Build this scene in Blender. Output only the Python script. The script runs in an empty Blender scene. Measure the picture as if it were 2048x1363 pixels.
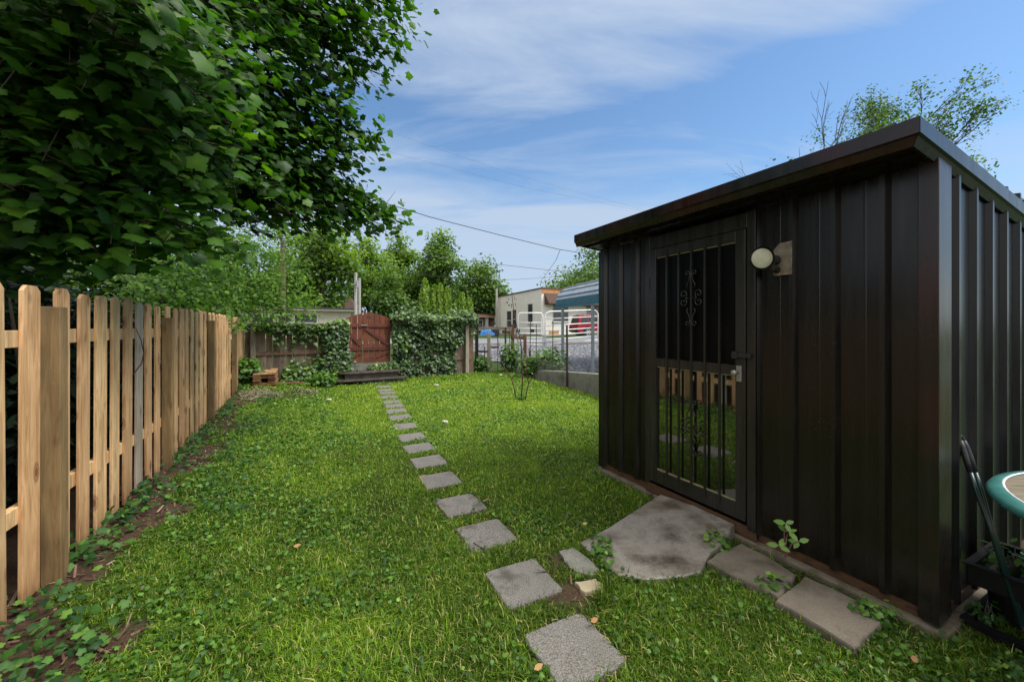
import bpy, math, random
import numpy as np
from mathutils import Vector
rng = np.random.default_rng(7)
random.seed(7)
sc = bpy.context.scene
COL = sc.collection
F, H, HY = 796.0, 1.40, 655.0           # focal length (px of the 2048 px frame), eye height, horizon row

def G(px, py, z=0.0):                   # surveyed point on a level plane z
    Y = F*(H-z)/(py-HY)
    return Vector(((px-1024)/F*Y, Y, z))
def A(px, py, Y):                       # surveyed point at distance Y
    return Vector(((px-1024)/F*Y, Y, H+(HY-py)/F*Y))
def nrm(v): return v/np.maximum(np.linalg.norm(v, axis=-1, keepdims=True), 1e-9)

# ------------------------------------------------------------------ value noise
def vnoise(x, y, s, seed=0):
    x = np.asarray(x, float)*s; y = np.asarray(y, float)*s
    xi = np.floor(x).astype(np.int64); yi = np.floor(y).astype(np.int64)
    fx = x-xi; fy = y-yi; fx = fx*fx*(3-2*fx); fy = fy*fy*(3-2*fy)
    def h(a, b):
        n = (a*374761393 + b*668265263 + seed*1442695041) & 0xffffffff
        n = ((n ^ (n >> 13))*1274126177) & 0xffffffff
        return ((n ^ (n >> 16)) & 0xffff)/65535.0
    return (h(xi, yi)*(1-fx)+h(xi+1, yi)*fx)*(1-fy)+(h(xi, yi+1)*(1-fx)+h(xi+1, yi+1)*fx)*fy
def fbm(x, y, s, seed=0): return .55*vnoise(x, y, s, seed)+.3*vnoise(x, y, s*2.1, seed+1)+.15*vnoise(x, y, s*4.3, seed+2)
def sstep(a, b, x):
    t = np.clip((x-a)/(b-a), 0, 1); return t*t*(3-2*t)

# ------------------------------------------------------------------ materials
def new_mat(name):
    m = bpy.data.materials.new(name); m.use_nodes = True
    nt = m.node_tree; b = nt.nodes['Principled BSDF']
    return m, nt, b
def node(nt, typ, **kw):
    n = nt.nodes.new(typ)
    for k, v in kw.items():
        if k in n.inputs: n.inputs[k].default_value = v
        else: setattr(n, k, v)
    return n
def ramp(nt, fac, stops):
    r = nt.nodes.new('ShaderNodeValToRGB'); e = r.color_ramp.elements
    while len(e) < len(stops): e.new(.5)
    for el, (p, c) in zip(e, stops):
        el.position = p; el.color = (*c, 1) if len(c) == 3 else c
    nt.links.new(fac, r.inputs[0]); return r.outputs[0]
def coords(nt, stretch=(1, 1, 1), rnd=True):
    tc = nt.nodes.new('ShaderNodeTexCoord')
    mp = node(nt, 'ShaderNodeMapping'); mp.inputs['Scale'].default_value = stretch
    if rnd:
        oi = nt.nodes.new('ShaderNodeObjectInfo')
        mul = node(nt, 'ShaderNodeVectorMath', operation='SCALE'); mul.inputs['Scale'].default_value = 37.0
        cmb = nt.nodes.new('ShaderNodeCombineXYZ')
        for i in range(3): nt.links.new(oi.outputs['Random'], cmb.inputs[i])
        nt.links.new(cmb.outputs[0], mul.inputs[0])
        add = node(nt, 'ShaderNodeVectorMath', operation='ADD')
        nt.links.new(tc.outputs['Object'], add.inputs[0]); nt.links.new(mul.outputs[0], add.inputs[1])
        nt.links.new(add.outputs[0], mp.inputs['Vector'])
    else:
        nt.links.new(tc.outputs['Object'], mp.inputs['Vector'])
    return mp.outputs[0]
def pm(name, c1, c2, scale=8, rough=.7, bump=.15, stretch=(1, 1, 1), c3=None, metallic=0., fine=None, spec=.5, bdist=.01, rnd=True, rough2=None, pos=(.32, .52, .72)):
    m, nt, b = new_mat(name); L = nt.links
    co = coords(nt, stretch, rnd)
    n = node(nt, 'ShaderNodeTexNoise', Scale=scale, Detail=7., Roughness=.62); L.new(co, n.inputs['Vector'])
    st = [(pos[0], c1), (pos[2], c2)] if c3 is None else [(pos[0], c1), (pos[1], c2), (pos[2], c3)]
    c = ramp(nt, n.outputs['Fac'], st)
    hgt = n.outputs['Fac']
    if fine:
        n2 = node(nt, 'ShaderNodeTexNoise', Scale=fine[0], Detail=3.); L.new(co, n2.inputs['Vector'])
        c2_ = ramp(nt, n2.outputs['Fac'], [(.35, (fine[1],)*3), (.65, (fine[2],)*3)])
        mx = node(nt, 'ShaderNodeMixRGB', blend_type='MULTIPLY'); mx.inputs[0].default_value = 1
        L.new(c, mx.inputs[1]); L.new(c2_, mx.inputs[2]); c = mx.outputs[0]; hgt = n2.outputs['Fac']
    L.new(c, b.inputs['Base Color'])
    b.inputs['Roughness'].default_value = rough
    if rough2 is not None:
        rr = ramp(nt, n.outputs['Fac'], [(.35, (rough,)*3), (.65, (rough2,)*3)]); L.new(rr, b.inputs['Roughness'])
    b.inputs['Metallic'].default_value = metallic
    b.inputs['Specular IOR Level'].default_value = spec
    if bump:
        bp = node(nt, 'ShaderNodeBump', Strength=bump, Distance=bdist); L.new(hgt, bp.inputs['Height']); L.new(bp.outputs[0], b.inputs['Normal'])
    return m
def wood(name, c1, c2, knot, grain=1.0, rough=.75, tint=.18, knots=True, dirt=False):
    m, nt, b = new_mat(name); L = nt.links
    co = coords(nt, (14, 14, 1.1))
    n = node(nt, 'ShaderNodeTexNoise', Scale=2.2*grain, Detail=8., Roughness=.65, Distortion=1.2); L.new(co, n.inputs['Vector'])
    c = ramp(nt, n.outputs['Fac'], [(.36, c1), (.60, c2)])
    co3 = coords(nt, (1.6, 1.6, 1.1))
    big = node(nt, 'ShaderNodeTexNoise', Scale=1.6, Detail=3.); L.new(co3, big.inputs['Vector'])
    bg = ramp(nt, big.outputs['Fac'], [(.3, (.72, .68, .62)), (.7, (1.12, 1.1, 1.08))])
    m0 = node(nt, 'ShaderNodeMixRGB', blend_type='MULTIPLY'); m0.inputs[0].default_value = 1
    L.new(c, m0.inputs[1]); L.new(bg, m0.inputs[2]); c = m0.outputs[0]
    if knots:
        co2 = coords(nt, (7., 7., 3.2))
        v = node(nt, 'ShaderNodeTexVoronoi', Scale=1.0); L.new(co2, v.inputs['Vector'])
        k = ramp(nt, v.outputs['Distance'], [(.0, (1, 1, 1)), (.09, (.9,)*3), (.12, (.35,)*3), (.15, (.7,)*3), (.21, (0, 0, 0))])
        mx = node(nt, 'ShaderNodeMixRGB'); L.new(k, mx.inputs[0]); L.new(c, mx.inputs[1]); mx.inputs[2].default_value = (*knot, 1); c = mx.outputs[0]
    if dirt:
        tcd = nt.nodes.new('ShaderNodeTexCoord'); sd_ = nt.nodes.new('ShaderNodeSeparateXYZ'); L.new(tcd.outputs['Object'], sd_.inputs[0])
        nd = node(nt, 'ShaderNodeTexNoise', Scale=6., Detail=6.); L.new(tcd.outputs['Object'], nd.inputs['Vector'])
        ad = node(nt, 'ShaderNodeMath', operation='MULTIPLY_ADD'); L.new(nd.outputs['Fac'], ad.inputs[0]); ad.inputs[1].default_value = .35; L.new(sd_.outputs[2], ad.inputs[2])
        dr = ramp(nt, ad.outputs[0], [(.14, (.38, .34, .28)), (.30, (.82, .80, .77)), (.55, (1, 1, 1))])
        md_ = node(nt, 'ShaderNodeMixRGB', blend_type='MULTIPLY'); md_.inputs[0].default_value = 1; L.new(c, md_.inputs[1]); L.new(dr, md_.inputs[2]); c = md_.outputs[0]
    oi = nt.nodes.new('ShaderNodeObjectInfo')
    hs = node(nt, 'ShaderNodeHueSaturation')
    mr = node(nt, 'ShaderNodeMapRange'); mr.inputs['To Min'].default_value = 1-tint; mr.inputs['To Max'].default_value = 1+tint
    L.new(oi.outputs['Random'], mr.inputs[0]); L.new(mr.outputs[0], hs.inputs['Value'])
    L.new(c, hs.inputs['Color']); L.new(hs.outputs[0], b.inputs['Base Color'])
    b.inputs['Roughness'].default_value = rough
    bp = node(nt, 'ShaderNodeBump', Strength=.25, Distance=.004); L.new(n.outputs['Fac'], bp.inputs['Height']); L.new(bp.outputs[0], b.inputs['Normal'])
    return m
def leafmat(name, stops, rough=.45, trans=.3, tcol=None, spec=.4):
    m, nt, b = new_mat(name); L = nt.links
    at = node(nt, 'ShaderNodeAttribute', attribute_name='shade')
    c = ramp(nt, at.outputs['Fac'], stops)
    L.new(c, b.inputs['Base Color']); b.inputs['Roughness'].default_value = rough; b.inputs['Specular IOR Level'].default_value = spec
    tr = nt.nodes.new('ShaderNodeBsdfTranslucent')
    g = node(nt, 'ShaderNodeMixRGB', blend_type='MULTIPLY'); g.inputs[0].default_value = 1; L.new(c, g.inputs[1]); g.inputs[2].default_value = tcol or (1.5, 1.7, .6, 1)
    L.new(g.outputs[0], tr.inputs['Color'])
    ms = nt.nodes.new('ShaderNodeMixShader'); ms.inputs[0].default_value = trans
    L.new(b.outputs[0], ms.inputs[1]); L.new(tr.outputs[0], ms.inputs[2])
    L.new(ms.outputs[0], nt.nodes['Material Output'].inputs['Surface'])
    return m

M = {}
M['cedar'] = wood('new_fence_wood', (.45, .262, .115), (.77, .525, .28), (.20, .08, .03), dirt=True)
M['cedar_red'] = wood('reddish_fence_wood', (.42, .225, .098), (.70, .44, .225), (.15, .055, .02), dirt=True)
M['cedar_grey'] = wood('weathered_fence_wood', (.26, .21, .16), (.40, .34, .28), (.17, .12, .09))
M['post_wood'] = wood('treated_post_wood', (.17, .11, .046), (.29, .195, .09), (.10, .05, .02), dirt=True)
M['old_plank'] = wood('weathered_plank_wood', (.11, .08, .062), (.24, .185, .15), (.07, .045, .033), tint=.3)
M['old_rail'] = wood('weathered_rail_wood', (.12, .075, .05), (.22, .145, .10), (.07, .04, .03))
M['gate_red'] = wood('red_stained_gate_wood', (.105, .027, .014), (.19, .056, .029), (.05, .017, .01), tint=.2)
M['gate_dark'] = wood('dark_red_brace_wood', (.085, .022, .013), (.14, .040, .023), (.05, .015, .01), knots=False)
M['grey_post'] = wood('grey_old_post_wood', (.17, .15, .12), (.32, .29, .24), (.1, .08, .06))
M['dark_post'] = wood('dark_old_post_wood', (.03, .022, .016), (.075, .05, .035), (.02, .015, .01))
M['brown_post'] = wood('brown_post_wood', (.10, .045, .025), (.19, .09, .05), (.05, .02, .01))
M['sill_wood'] = pm('rotting_sill_wood', (.025, .015, .009), (.095, .046, .020), 14, .9, .4, (1, 1, 3), c3=(.05, .028, .015))
M['concrete'] = pm('worn_concrete', (.042, .031, .018), (.27, .25, .22), 1.7, .7, .4, c3=(.10, .079, .054), fine=(110, .82, 1.14), bdist=.003, rough2=.35, pos=(.36, .5, .62))
M['paver'] = pm('pebbled_paver_concrete', (.075, .068, .056), (.165, .157, .145), 4.2, .9, .6, fine=(170, .5, 1.5), c3=(.135, .128, .116), pos=(.30, .46, .68), bdist=.004)
M['slab'] = pm('weathered_flagstone', (.07, .056, .038), (.175, .152, .12), 4, .85, .3, c3=(.118, .10, .077), fine=(150, .8, 1.15), bdist=.004)
M['bluestone'] = pm('grey_flagstone', (.12, .125, .10), (.24, .24, .21), 9, .85, .3, fine=(120, .75, 1.2), bdist=.004)
M['tanstone'] = pm('tan_flagstone', (.30, .25, .16), (.44, .38, .27), 12, .85, .3)
M['darkstone'] = pm('wet_dark_stone', (.035, .027, .023), (.085, .068, .058), 6, .38, .3, fine=(60, .8, 1.2))
M['foundation'] = pm('mossy_foundation', (.045, .045, .024), (.17, .145, .105), 9, .9, .5, c3=(.085, .075, .05))
M['block'] = pm('stained_block_wall', (.12, .12, .09), (.30, .29, .25), 4, .9, .3, c3=(.2, .195, .16), fine=(60, .75, 1.2))
M['gravel'] = None
M['galv'] = pm('galvanised_tube', (.62, .64, .66), (.78, .80, .82), 9, .45, .05, metallic=.25)
M['galv_post'] = pm('grey_steel_post', (.22, .27, .29), (.33, .38, .40), 9, .5, .05)
M['iron'] = pm('rusty_iron', (.022, .014, .011), (.06, .035, .026), 30, .75, .2)
M['black_iron'] = pm('black_painted_iron', (.010, .010, .010), (.022, .021, .020), 20, .5, .1)
M['wire'] = pm('fence_wire', (.16, .16, .155), (.28, .28, .27), 20, .6, 0)
M['cable'] = pm('black_cable', (.012, .012, .013), (.025, .025, .027), 20, .7, 0)
M['cable_thin'] = pm('grey_cable', (.15, .19, .25), (.21, .25, .32), 20, .7, 0)
M['bark'] = pm('tree_bark', (.05, .038, .026), (.13, .10, .075), 12, .95, .6, (3, 3, .6), bdist=.03)
M['twig'] = pm('red_brown_twig', (.055, .022, .016), (.12, .055, .04), 30, .8, .2)
M['twig_dark'] = pm('grey_twig', (.05, .045, .04), (.10, .09, .08), 30, .9, .2)
M['blue_roof'] = pm('silver_blue_metal_roof', (.44, .50, .57), (.60, .65, .71), 3, .3, .04, metallic=.35, rough2=.42)
M['blue_trim'] = pm('blue_metal_trim', (.03, .12, .19), (.055, .18, .26), 5, .4, .04)
M['beige'] = pm('peeling_cream_stucco', (.52, .46, .40), (.86, .82, .77), 1.4, .9, .2, c3=(.80, .75, .69), pos=(.24, .36, .6))
M['cream'] = pm('cream_siding', (.52, .46, .37), (.66, .60, .50), 3, .85, .1)
M['tan'] = pm('orange_tan_siding', (.46, .25, .10), (.60, .36, .16), 2, .85, .1)
M['shingle'] = pm('brown_shingle', (.045, .026, .021), (.13, .08, .065), 9, .95, .5, (1, 1, 2.5))
M['roof_dark'] = pm('dark_flat_roof', (.03, .03, .034), (.06, .06, .066), 3, .7, .1)
M['roof_edge'] = pm('brown_roof_edge', (.10, .055, .04), (.16, .09, .065), 3, .7, .1)
M['brick'] = pm('brown_brick', (.10, .055, .042), (.17, .10, .08), 12, .9, .2)
M['window_frame'] = pm('white_window_frame', (.6, .58, .54), (.72, .7, .66), 4, .6, 0)
M['pane'] = pm('dark_window_glass', (.03, .04, .042), (.075, .09, .09), 1.2, .12, 0)
M['orange_board'] = pm('orange_roof_board', (.42, .19, .075), (.56, .29, .13), 4, .8, .1)
M['red_paint'] = pm('red_car_paint', (.26, .010, .018), (.33, .016, .026), 2, .22, 0)
M['rubber'] = pm('black_rubber', (.012, .012, .012), (.03, .03, .03), 20, .85, .1)
M['alloy'] = pm('silver_alloy', (.42, .43, .44), (.56, .57, .58), 8, .35, 0, metallic=.6)
M['tail_lamp'] = pm('red_lamp_plastic', (.35, .02, .02), (.45, .03, .03), 6, .2, 0)
M['tarp'] = pm('blue_tarp', (.012, .10, .36), (.03, .24, .62), 3, .45, .4, bdist=.05)
M['bin'] = pm('dark_bin_plastic', (.02, .025, .03), (.045, .05, .055), 4, .5, .1)
M['black_plastic'] = pm('black_nursery_plastic', (.004, .004, .0045), (.011, .011, .0115), 12, .6, .1, spec=.15)
M['teal'] = pm('teal_table_rim', (.022, .125, .115), (.05, .19, .175), 9, .4, .1)
M['tabletop'] = pm('worn_table_surface', (.085, .07, .045), (.22, .19, .135), 4, .4, .15, (1, 7, 1), c3=(.125, .10, .065))
M['leg_green'] = pm('pale_green_metal', (.16, .24, .21), (.26, .34, .30), 9, .5, .1)
M['tool_green'] = pm('dark_green_steel', (.007, .024, .024), (.014, .038, .037), 9, .25, .05)
M['grip'] = pm('black_rubber_grip', (.008, .008, .009), (.016, .016, .017), 40, .55, .3)
M['lamp_lens'] = pm('ribbed_lamp_glass', (.40, .40, .27), (.53, .53, .38), 14, .18, .15)
M['lamp_black'] = pm('weathered_lamp_housing', (.012, .012, .012), (.04, .036, .03), 18, .6, .2)
M['lamp_plate'] = pm('rusted_cream_plate', (.08, .052, .03), (.24, .205, .15), 14, .8, .2, pos=(.3, .5, .6))
M['knob'] = pm('dull_nickel', (.30, .30, .28), (.42, .42, .39), 20, .35, 0, metallic=.6)
M['gold'] = pm('pale_yellow_bead', (.26, .24, .13), (.36, .33, .18), 20, .6, 0)
M['pole_grey'] = pm('pale_utility_pole', (.30, .29, .27), (.46, .45, .42), 6, .8, .1, (4, 4, .4))
M['pole_brown'] = pm('brown_utility_pole', (.10, .065, .045), (.17, .115, .085), 6, .9, .1, (4, 4, .4))
M['heap'] = pm('dry_grass_clippings', (.10, .10, .055), (.27, .25, .17), 16, .95, .6, c3=(.17, .17, .10), bdist=.03)
M['white'] = pm('pale_chip', (.55, .52, .46), (.68, .65, .6), 20, .8, .2)
M['deadleaf'] = leafmat('dead_leaf', [(0, (.16, .075, .03)), (.5, (.34, .19, .08)), (1, (.38, .33, .10))], .8, .1)

# shed metal: near black brown, faint streaks, red worn corner for the trim
def shed_metal(name, base, red=0., spec=.45):
    m, nt, b = new_mat(name); L = nt.links
    co = coords(nt, (6, 6, .35), False)
    n = node(nt, 'ShaderNodeTexNoise', Scale=3., Detail=6., Roughness=.6); L.new(co, n.inputs['Vector'])
    c = ramp(nt, n.outputs['Fac'], [(.3, tuple(v*.72 for v in base)), (.7, tuple(v*1.3 for v in base))])
    co2 = coords(nt, (1, 1, 1), False)
    v = node(nt, 'ShaderNodeTexVoronoi', Scale=46.); L.new(co2, v.inputs['Vector'])
    n3 = node(nt, 'ShaderNodeTexNoise', Scale=2.5, Detail=2.); L.new(co2, n3.inputs['Vector'])
    sp = ramp(nt, v.outputs['Distance'], [(.0, (1, 1, 1)), (.10, (1, 1, 1)), (.13, (0, 0, 0))])
    gate = ramp(nt, n3.outputs['Fac'], [(.56, (0, 0, 0)), (.66, (.55, .55, .55))])
    mm = node(nt, 'ShaderNodeMixRGB', blend_type='MULTIPLY'); mm.inputs[0].default_value = 1; L.new(sp, mm.inputs[1]); L.new(gate, mm.inputs[2])
    mx = node(nt, 'ShaderNodeMixRGB'); L.new(mm.outputs[0], mx.inputs[0]); L.new(c, mx.inputs[1]); mx.inputs[2].default_value = (.10, .095, .085, 1); c = mx.outputs[0]
    if red:
        n4 = node(nt, 'ShaderNodeTexNoise', Scale=2.2, Detail=4.); L.new(co2, n4.inputs['Vector'])
        rk = ramp(nt, n4.outputs['Fac'], [(.46, (0, 0, 0)), (.62, (red,)*3)])
        m2 = node(nt, 'ShaderNodeMixRGB'); L.new(rk, m2.inputs[0]); L.new(c, m2.inputs[1]); m2.inputs[2].default_value = (.085, .008, .008, 1); c = m2.outputs[0]
    sx_ = nt.nodes.new('ShaderNodeSeparateXYZ'); L.new(nt.nodes['Texture Coordinate'].outputs['Object'], sx_.inputs[0])
    dz_ = ramp(nt, sx_.outputs[2], [(.05, (.85,)*3), (.16, (.35,)*3), (.55, (0, 0, 0))])
    n5 = node(nt, 'ShaderNodeTexNoise', Scale=9., Detail=8., Roughness=.75); L.new(co2, n5.inputs['Vector'])
    d5 = ramp(nt, n5.outputs['Fac'], [(.38, (0, 0, 0)), (.66, (.8,)*3)])
    mu5 = node(nt, 'ShaderNodeMixRGB', blend_type='MULTIPLY'); mu5.inputs[0].default_value = 1; L.new(dz_, mu5.inputs[1]); L.new(d5, mu5.inputs[2])
    m5 = node(nt, 'ShaderNodeMixRGB'); L.new(mu5.outputs[0], m5.inputs[0]); L.new(c, m5.inputs[1]); m5.inputs[2].default_value = (.035, .027, .018, 1); c = m5.outputs[0]
    L.new(c, b.inputs['Base Color'])
    r = ramp(nt, n.outputs['Fac'], [(.3, (.20,)*3), (.7, (.34,)*3)]); L.new(r, b.inputs['Roughness'])
    b.inputs['Specular IOR Level'].default_value = spec
    bp = node(nt, 'ShaderNodeBump', Strength=.06, Distance=.01); L.new(n3.outputs['Fac'], bp.inputs['Height']); L.new(bp.outputs[0], b.inputs['Normal'])
    return m
M['shed'] = shed_metal('dark_brown_shed_metal', (.0072, .0058, .0047))
M['shed_side'] = shed_metal('sky_tinted_shed_metal', (.010, .0112, .0128), spec=.26)  # same brown metal, with the side wall's sky reflection put into the colour
M['shed_trim'] = shed_metal('worn_shed_trim', (.011, .0095, .0085), .22)
M['shed_door'] = shed_metal('dark_door_metal', (.022, .0205, .018))
m, nt, b = new_mat('black_screen'); b.inputs['Base Color'].default_value = (.003, .003, .0032, 1); b.inputs['Roughness'].default_value = .35; b.inputs['Specular IOR Level'].default_value = .12; M['screen'] = m
n = node(nt, 'ShaderNodeTexNoise', Scale=3.); c = ramp(nt, n.outputs['Fac'], [(.3, (.002, .002, .0022)), (.7, (.0045, .0045, .0048))]); nt.links.new(c, b.inputs['Base Color'])
m, nt, b = new_mat('mirroring_pane'); M['mirror_pane'] = m
n = node(nt, 'ShaderNodeTexNoise', Scale=2.5, Detail=5.); c = ramp(nt, n.outputs['Fac'], [(.35, (.004, .005, .003)), (.7, (.014, .017, .008))]); nt.links.new(c, b.inputs['Base Color'])
b.inputs['Roughness'].default_value = .03; b.inputs['IOR'].default_value = 2.9; b.inputs['Specular IOR Level'].default_value = .5

# ------------------------------------------------------------------ object helpers
def link(o, parent=None):
    COL.objects.link(o)
    if parent is not None: o.parent = parent
    return o
def tag(o, label=None, cat=None, group=None, kind=None):
    if label: o['label'] = label
    if cat: o['category'] = cat
    if group: o['group'] = group
    if kind: o['kind'] = kind
    return o
def thing(name, label, cat, loc=(0, 0, 0), group=None):
    o = bpy.data.objects.new(name, None); o.empty_display_size = .1
    link(o); o.location = loc
    return tag(o, label, cat, group)
class MB:
    def __init__(s): s.v = []; s.f = []; s.sm = False
    def add(s, V, Fc):
        k = len(s.v); s.v += [tuple(p) for p in V]; s.f += [tuple(i+k for i in f) for f in Fc]; return s
    def box(s, o, a, b, c):             # parallelepiped: corner o, edge vectors a, b, c
        o, a, b, c = map(Vector, (o, a, b, c))
        V = [o, o+a, o+a+b, o+b, o+c, o+a+c, o+a+b+c, o+b+c]
        Fc = [(0, 3, 2, 1), (4, 5, 6, 7), (0, 1, 5, 4), (1, 2, 6, 5), (2, 3, 7, 6), (3, 0, 4, 7)]
        if a.cross(b).dot(c) < 0: Fc = [f[::-1] for f in Fc]
        return s.add(V, Fc)
    def cbox(s, c, ex, ey, ez, sx, sy, sz):   # centred box, unit axes and full sizes
        c, ex, ey, ez = map(Vector, (c, ex, ey, ez))
        return s.box(c-ex*sx/2-ey*sy/2-ez*sz/2, ex*sx, ey*sy, ez*sz)
    def prism(s, poly, d):              # polygon (3D points) swept along d
        n = len(poly); P = [Vector(p) for p in poly]; d = Vector(d)
        nn = sum(((P[i]-P[0]).cross(P[(i+1) % n]-P[0]) for i in range(1, n-1)), Vector())
        if nn.dot(d) > 0: P = P[::-1]
        Q = [p+d for p in P]
        return s.add(P+Q, [tuple(range(n)), tuple(range(2*n-1, n-1, -1))]+[(i, i+n, (i+1) % n+n, (i+1) % n) for i in range(n)])
    def tube(s, pts, rad, n=6, cap=True):
        pts = [Vector(p) for p in pts]
        if not hasattr(rad, '__len__'): rad = [rad]*len(pts)
        up = Vector((.13, .21, 1)); k = len(s.v); prev = None
        for i, p in enumerate(pts):
            t = (pts[min(i+1, len(pts)-1)]-pts[max(i-1, 0)]).normalized()
            a = (prev-t*prev.dot(t)) if prev is not None else t.cross(up if abs(t.dot(up.normalized())) < .95 else Vector((1, 0, 0)))
            a = a.normalized(); prev = a; b = t.cross(a)
            for j in range(n):
                q = 2*math.pi*j/n; s.v.append(tuple(p+(a*math.cos(q)+b*math.sin(q))*rad[i]))
        for i in range(len(pts)-1):
            for j in range(n):
                s.f.append((k+i*n+j, k+i*n+(j+1) % n, k+(i+1)*n+(j+1) % n, k+(i+1)*n+j))
        if cap: s.f.append(tuple(k+j for j in range(n))[::-1]); s.f.append(tuple(k+(len(pts)-1)*n+j for j in range(n)))
        return s
    def strip(s, rows, closed=False):   # rows of equal length point lists
        k = len(s.v); m = len(rows[0])
        for r in rows: s.v += [tuple(p) for p in r]
        for i in range(len(rows)-1):
            for j in range(m-1): s.f.append((k+i*m+j, k+i*m+j+1, k+(i+1)*m+j+1, k+(i+1)*m+j))
        return s
    def build(s, name, mat, parent=None, smooth=False, bevel=0, shift=None):
        me = bpy.data.meshes.new(name)
        sh = Vector(shift) if shift is not None else (Vector(parent.matrix_world_t) if False else None)
        off = Vector((0, 0, 0))
        p = parent
        while p is not None: off += p.location; p = p.parent
        me.from_pydata([tuple(Vector(v)-off) for v in s.v], [], s.f); me.update()
        me.materials.append(M[mat] if isinstance(mat, str) else mat)
        if smooth: me.polygons.foreach_set('use_smooth', [True]*len(me.polygons))
        o = link(bpy.data.objects.new(name, me), parent)
        if bevel:
            md = o.modifiers.new('Bevel', 'BEVEL'); md.width = bevel; md.segments = 2; md.limit_method = 'ANGLE'
        return o
def local(mb, origin):                  # world-built mesh moved to its own origin
    o = Vector(origin); mb.v = [tuple(Vector(v)-o) for v in mb.v]; return mb
def solo(mb, name, mat, origin, label, cat, group=None, bevel=0, smooth=False, kind=None):
    ob = local(mb, origin).build(name, mat, None, smooth, bevel); ob.location = origin
    return tag(ob, label, cat, group, kind)

# ------------------------------------------------------------------ leaf clouds (numpy)
def polar(half, cy):
    R = [(math.radians(a), r) for a, r in half]
    pts = [(r*math.cos(a), cy+r*math.sin(a)) for a, r in R]
    out = pts+[(-x, y) for x, y in pts[-2:0:-1]]
    V = [(0, cy, .0)]+[(x, y, -.22*abs(x)-.25*(y-.3)**2) for x, y in out]
    n = len(out)
    return np.array(V), [(0, 1+i, 1+(i+1) % n) for i in range(n)]
SHAPES = {
 'maple': polar([(-90, .30), (-66, .44), (-46, .58), (-32, .46), (-16, .54), (-6, .55), (6, .72), (18, .60), (28, .58), (38, .45), (50, .58), (60, .56), (72, .58), (90, .74)], .34),
 'ivy': polar([(-90, .22), (-60, .44), (-35, .50), (-12, .44), (14, .58), (34, .50), (52, .42), (70, .50), (90, .64)], .34),
 'oval': (np.array([(0, 0, 0), (.24, .3, -.05), (.22, .66, -.06), (0, 1, -.12), (-.22, .66, -.06), (-.24, .3, -.05)]), [(0, 1, 2, 3), (0, 3, 4, 5)]),
 'round': (np.array([(0, 0, 0), (.40, -.08, -.03), (.55, .3, -.06), (.36, .72, -.05), (0, .82, -.03), (-.36, .72, -.05), (-.55, .3, -.06), (-.40, -.08, -.03)]), [(0, 1, 2, 3, 4), (0, 4, 5, 6, 7)]),
 'card': (np.array([(0, 0, 0), (.34, .45, -.08), (0, 1, 0), (-.34, .45, -.08)]), [(0, 1, 2, 3)]),
}
def big_mesh(name, V, faces_flat, sizes, mat, shade=None, parent=None, loc=None):
    me = bpy.data.meshes.new(name)
    V = np.asarray(V, np.float32)
    off = np.zeros(3); p = parent
    while p is not None: off += np.array(p.location); p = p.parent
    if loc is not None: off = np.array(loc, float)
    V = V-off.astype(np.float32)
    me.vertices.add(len(V)); me.vertices.foreach_set('co', V.ravel())
    me.loops.add(len(faces_flat)); me.loops.foreach_set('vertex_index', np.asarray(faces_flat, np.int32))
    st = np.concatenate([[0], np.cumsum(sizes)[:-1]]).astype(np.int32)
    me.polygons.add(len(sizes)); me.polygons.foreach_set('loop_start', st)
    try: me.polygons.foreach_set('loop_total', np.asarray(sizes, np.int32))
    except Exception: pass
    me.update(calc_edges=True); me.validate()
    if shade is not None:
        a = me.attributes.new('shade', 'FLOAT', 'POINT'); a.data.foreach_set('value', np.asarray(shade, np.float32))
    me.materials.append(M[mat] if isinstance(mat, str) else mat)
    o = link(bpy.data.objects.new(name, me), parent)
    if loc is not None: o.location = loc
    return o
def leaves(name, mat, C, N, AX, S, shade, shape='card', parent=None, loc=None, curl=1.0):
    C = np.asarray(C, float); n = len(C)
    N = nrm(np.asarray(N, float)); AX = np.asarray(AX, float)
    AX = nrm(AX-N*np.sum(AX*N, 1, keepdims=True)); SD = np.cross(AX, N)
    T, FT = SHAPES[shape]; m = len(T)
    S = np.broadcast_to(np.asarray(S, float), (n,))
    cr = curl*rng.uniform(.3, 1.8, n)
    V = C[:, None]+S[:, None, None]*(T[None, :, 0, None]*SD[:, None]+T[None, :, 1, None]*AX[:, None]+(T[None, :, 2]*cr[:, None])[:, :, None]*N[:, None])
    flat = np.concatenate([np.array(f) for f in FT]); sizes = np.array([len(f) for f in FT])
    ff = (np.arange(n)[:, None]*m+flat[None]).ravel()
    return big_mesh(name, V.reshape(-1, 3), ff, np.tile(sizes, n), mat, np.clip(np.repeat(shade, m)+np.tile(np.where(np.arange(m) == 0, .10, -.03) if shape in ('maple', 'ivy') else np.zeros(m), n), 0, 1), parent, loc)
def rdir(n): return nrm(rng.normal(size=(n, 3)))

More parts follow.
